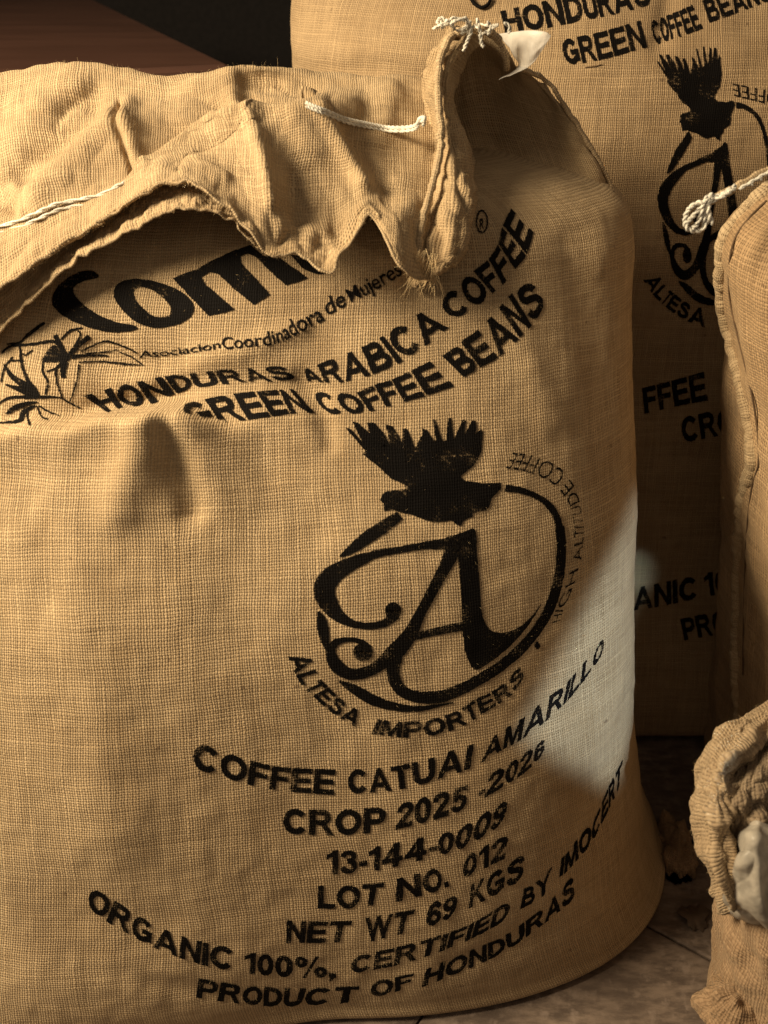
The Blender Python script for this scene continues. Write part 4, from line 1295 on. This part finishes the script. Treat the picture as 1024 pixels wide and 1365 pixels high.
# ================================================================== RIGHT SACK
right = thing('coffee_sack', 'coarse burlap sack at the right edge with stitched hem and white string knot', 'sack', (.66, 1.0, 0), 'burlap coffee sacks')
LRt = [(0.002, .69, 1.0, .12, .16), (0.002, .69, 1.0, .225, .255), (.06, .69, 1.0, .235, .262), (.19, .68, 1.0, .235, .262), (.35, .665, 1.0, .245, .258), (.5, .645, .99, .255, .245), (.65, .63, .98, .265, .225),
       (.75, .62, .97, .275, .20), (.82, .615, .965, .28, .165), (.87, .635, .96, .265, .12), (.905, .66, .96, .235, .07), (.92, .68, .96, .18, .03), (.925, .68, .96, .05, .006)]
GR, UVR, LR_REF = sack_grid(LRt, 320, 220)
GR[:, :, 0] += np.interp(GR[:, :, 2], [0, .3, .7, .85, 1], [.045, .042, .028, .012, .01])
GR = wrinkle(GR, [(6, .009, 2.0, (1, 1, 1)), (18, .004, 8.0, (1, 1, .6))])
GR[:, :, 2] = np.maximum(GR[:, :, 2], .0015)
GRc, UVRc = close_wrap(GR, UVR, LR_REF)
mesh_obj('body', GRc.reshape(-1, 3), grid_faces(*GRc.shape[:2]), M['burlap_coarse'], right, UVRc.reshape(-1, 2))
SR = Surface(GRc, UVRc)
def lay_r(pts, lift):
    out = []
    for x, y in pts:
        h = SR.hit(x, y, lift)
        if h is not None:
            out.append(np.array(h[0]))
    return np.array(out)
seam = lay_r([(1030, 245), (985, 285), (968, 312), (960, 345), (960, 390), (966, 430), (976, 470), (988, 520), (998, 570), (1002, 615), (992, 650), (986, 700), (983, 760), (981, 830), (980, 900), (984, 960), (990, 1040)], -.0035)
side_hem = edge_roll('side_hem', seam, .0095, right, seed=3.0, bumpf=60, amp=.08)
st = lay_r([(1022, 268), (1000, 290), (982, 315), (974, 345), (973, 390), (980, 430), (990, 470), (1002, 520), (1010, 570), (1012, 615), (1003, 650), (997, 700), (994, 760), (992, 830), (991, 900)], .0006)
V, Fc = tube_mesh([(catmull(st, 160), .0011)], 6)
mesh_obj('seam_line', V, Fc, M['stitch'], side_hem)

exec_fibre = scatter(GR, 1500)
fibres('loose_fibres', exec_fibre[0], exec_fibre[1], right, .002, .007, .00007, 1.1)
# mouth edge with tie: pale hem running to the knot
def pts_Y(L, Y):
    return np.array([at(x, y, Y + (d[0] if d else 0)) for x, y, *d in L])
mouth_hem = edge_roll('mouth_hem', pts_Y([(940, 272), (958, 262), (978, 252), (1000, 240), (1030, 222), (1060, 205)], .90), .0038, right, seed=6.0)
kn = []
for L in ([(940, 268), (930, 270), (920, 280), (914, 294), (918, 304), (930, 308), (938, 304), (938, 290), (942, 272)], [(948, 266), (936, 276), (924, 288), (916, 296)], [(945, 262), (936, 272), (934, 288), (930, 300), (922, 306)], [(976, 252), (962, 260), (950, 264), (942, 274), (944, 300)], [(950, 258), (944, 266), (946, 282), (950, 300)], [(980, 246), (978, 252), (966, 258), (948, 268)]):
    kn += twisted(pts_Y(L, .885) + rng.normal(0, .0008, (len(L), 3)), .0021, 2, 90)
V, Fc = tube_mesh(kn, 6)
mesh_obj('string_knot', V, Fc, M['string'], right)
stx = []
for k in range(6):
    x = 986 + k * 12
    stx += twisted(pts_Y([(x, 252 - k * 7), (x + 10, 246 - k * 7), (x + 18, 246 - k * 7)], .893), .0016, 2, 90)
V, Fc = tube_mesh(stx, 6)
mesh_obj('mouth_stitches', V, Fc, M['string'], mouth_hem)

# ================================================================== LOW SACK IN THE RIGHT FOREGROUND
low = thing('small_sack', 'small low burlap sack with rolled rim and dusty plastic liner at lower right', 'sack', (.47, .62, 0))
LL = [(0.002, .49, .60, .06, .05), (.002, .49, .60, .10, .10), (.04, .49, .60, .115, .11), (.14, .49, .605, .125, .112), (.22, .48, .61, .128, .112), (.28, .47, .615, .128, .108), (.33, .47, .62, .12, .10), (.35, .47, .63, .04, .03)]
GL, UVL, LL_REF = sack_grid(LL, 200, 120)
GL = wrinkle(GL, [(9, .014, 4.0, (1, 1, 1)), (26, .007, 1.0, (1, 1, 1))])
GL[:, :, 2] = np.maximum(GL[:, :, 2], .0015)
GLc, UVLc = close_wrap(GL, UVL, LL_REF)
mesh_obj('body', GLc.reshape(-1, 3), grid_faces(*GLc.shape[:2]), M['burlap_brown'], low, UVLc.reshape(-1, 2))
cuff = [
    [(1100, 925, .76), (1030, 962, .74), (985, 985, .72), (962, 1018, .70), (955, 1062, .68), (958, 1115, .66), (968, 1160, .64), (985, 1205, .62)],
    [(1100, 915, .71), (1026, 950, .70), (975, 972, .68), (945, 1008, .66), (936, 1058, .64), (940, 1115, .62), (954, 1168, .60), (970, 1218, .585)],
    [(1100, 928, .67), (1030, 966, .66), (984, 990, .635), (957, 1022, .612), (950, 1066, .592), (953, 1118, .572), (964, 1168, .556), (978, 1214, .55)],
    [(1100, 950, .66), (1034, 990, .65), (994, 1012, .63), (972, 1040, .606), (966, 1074, .588), (968, 1118, .572), (976, 1160, .556), (986, 1204, .55)],
    [(1100, 985, .67), (1040, 1015, .66), (1004, 1032, .64), (984, 1056, .617), (978, 1084, .602), (980, 1118, .59), (985, 1148, .575), (992, 1190, .565)]]
CR, CGR = patch('rolled_rim', cuff, 110, 170, M['cuff'], low, [(20, .004, 3.0, (1, 1, .5)), (24, .004, 1.0, (1, 1, .5, 1)), (75, .0012, 4.0, (1, 1, 1, 1))], sculpt=pleats(.011, 7, 5, 2.3, .004))
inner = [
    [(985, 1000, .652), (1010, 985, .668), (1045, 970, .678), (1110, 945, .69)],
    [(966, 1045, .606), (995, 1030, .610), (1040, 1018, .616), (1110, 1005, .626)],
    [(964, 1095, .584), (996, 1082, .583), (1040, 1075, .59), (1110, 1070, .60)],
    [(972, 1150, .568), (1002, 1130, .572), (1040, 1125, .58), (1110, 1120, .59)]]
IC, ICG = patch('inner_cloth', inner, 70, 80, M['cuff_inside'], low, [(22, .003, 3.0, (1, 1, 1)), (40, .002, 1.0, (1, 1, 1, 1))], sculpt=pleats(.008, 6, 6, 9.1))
p, n = scatter(ICG, 900); fibres('loose_fibres', p, n, low, .002, .006, .00007, 1.2)
lin = [
    [(975, 1136, .615), (985, 1108, .592), (1006, 1094, .57), (1036, 1100, .565), (1070, 1092, .57), (1110, 1092, .58)],
    [(964, 1160, .575), (984, 1136, .553), (1010, 1128, .545), (1036, 1136, .548), (1070, 1128, .54), (1110, 1130, .55)],
    [(962, 1190, .565), (984, 1176, .542), (1012, 1174, .532), (1038, 1184, .538), (1070, 1180, .525), (1110, 1180, .535)],
    [(970, 1214, .56), (990, 1216, .54), (1018, 1224, .53), (1040, 1230, .532), (1070, 1228, .522), (1110, 1228, .535)],
    [(984, 1222, .575), (1000, 1231, .562), (1024, 1240, .555), (1044, 1244, .555), (1070, 1246, .55), (1110, 1246, .56)],
]
LN, LNG = patch('plastic_liner', lin, 90, 110, M['liner'], low, [(14, .003, 8.0, (1, 1, 1)), (18, .0009, 2.0, (1, 1, 1, 1))], .0008, sculpt=pleats(.005, 4, 4, 6.1))
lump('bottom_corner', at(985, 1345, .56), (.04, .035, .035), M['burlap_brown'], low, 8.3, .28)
p, n = scatter(CGR, 3500); fibres('loose_fibres', p, n, low, .002, .006, .00007, 1.3)
p, n = scatter(GL, 500); fibres('loose_fibres', p, n, low, .003, .01, .00008, 1.0)
# scrap of leaf on the floor between the sacks
V = []; 
c0 = floor_pt(925, 1225)
ns = 26
V = [(c0.x, c0.y, .006)] + [(c0.x + .017 * math.cos(a) * (1 + .25 * math.sin(3 * a) + .15 * math.sin(7 * a)), c0.y + .022 * math.sin(a) * (1 + .2 * math.cos(2 * a) + .12 * math.sin(9 * a)), .005 + .004 * math.sin(2 * a + 1)) for a in np.linspace(0, 2 * math.pi, ns, endpoint=False)]
sc = mesh_obj('dry_husk', V, [(0, 1 + k, 1 + (k + 1) % ns) for k in range(ns)], M['scrap'], None, [(v[0], v[1]) for v in V])
sc['label'] = 'small dry brown husk lying on the floor between the sacks'
sc['category'] = 'husk'
m_ = sc.modifiers.new('thickness', 'SOLIDIFY'); m_.thickness = .002
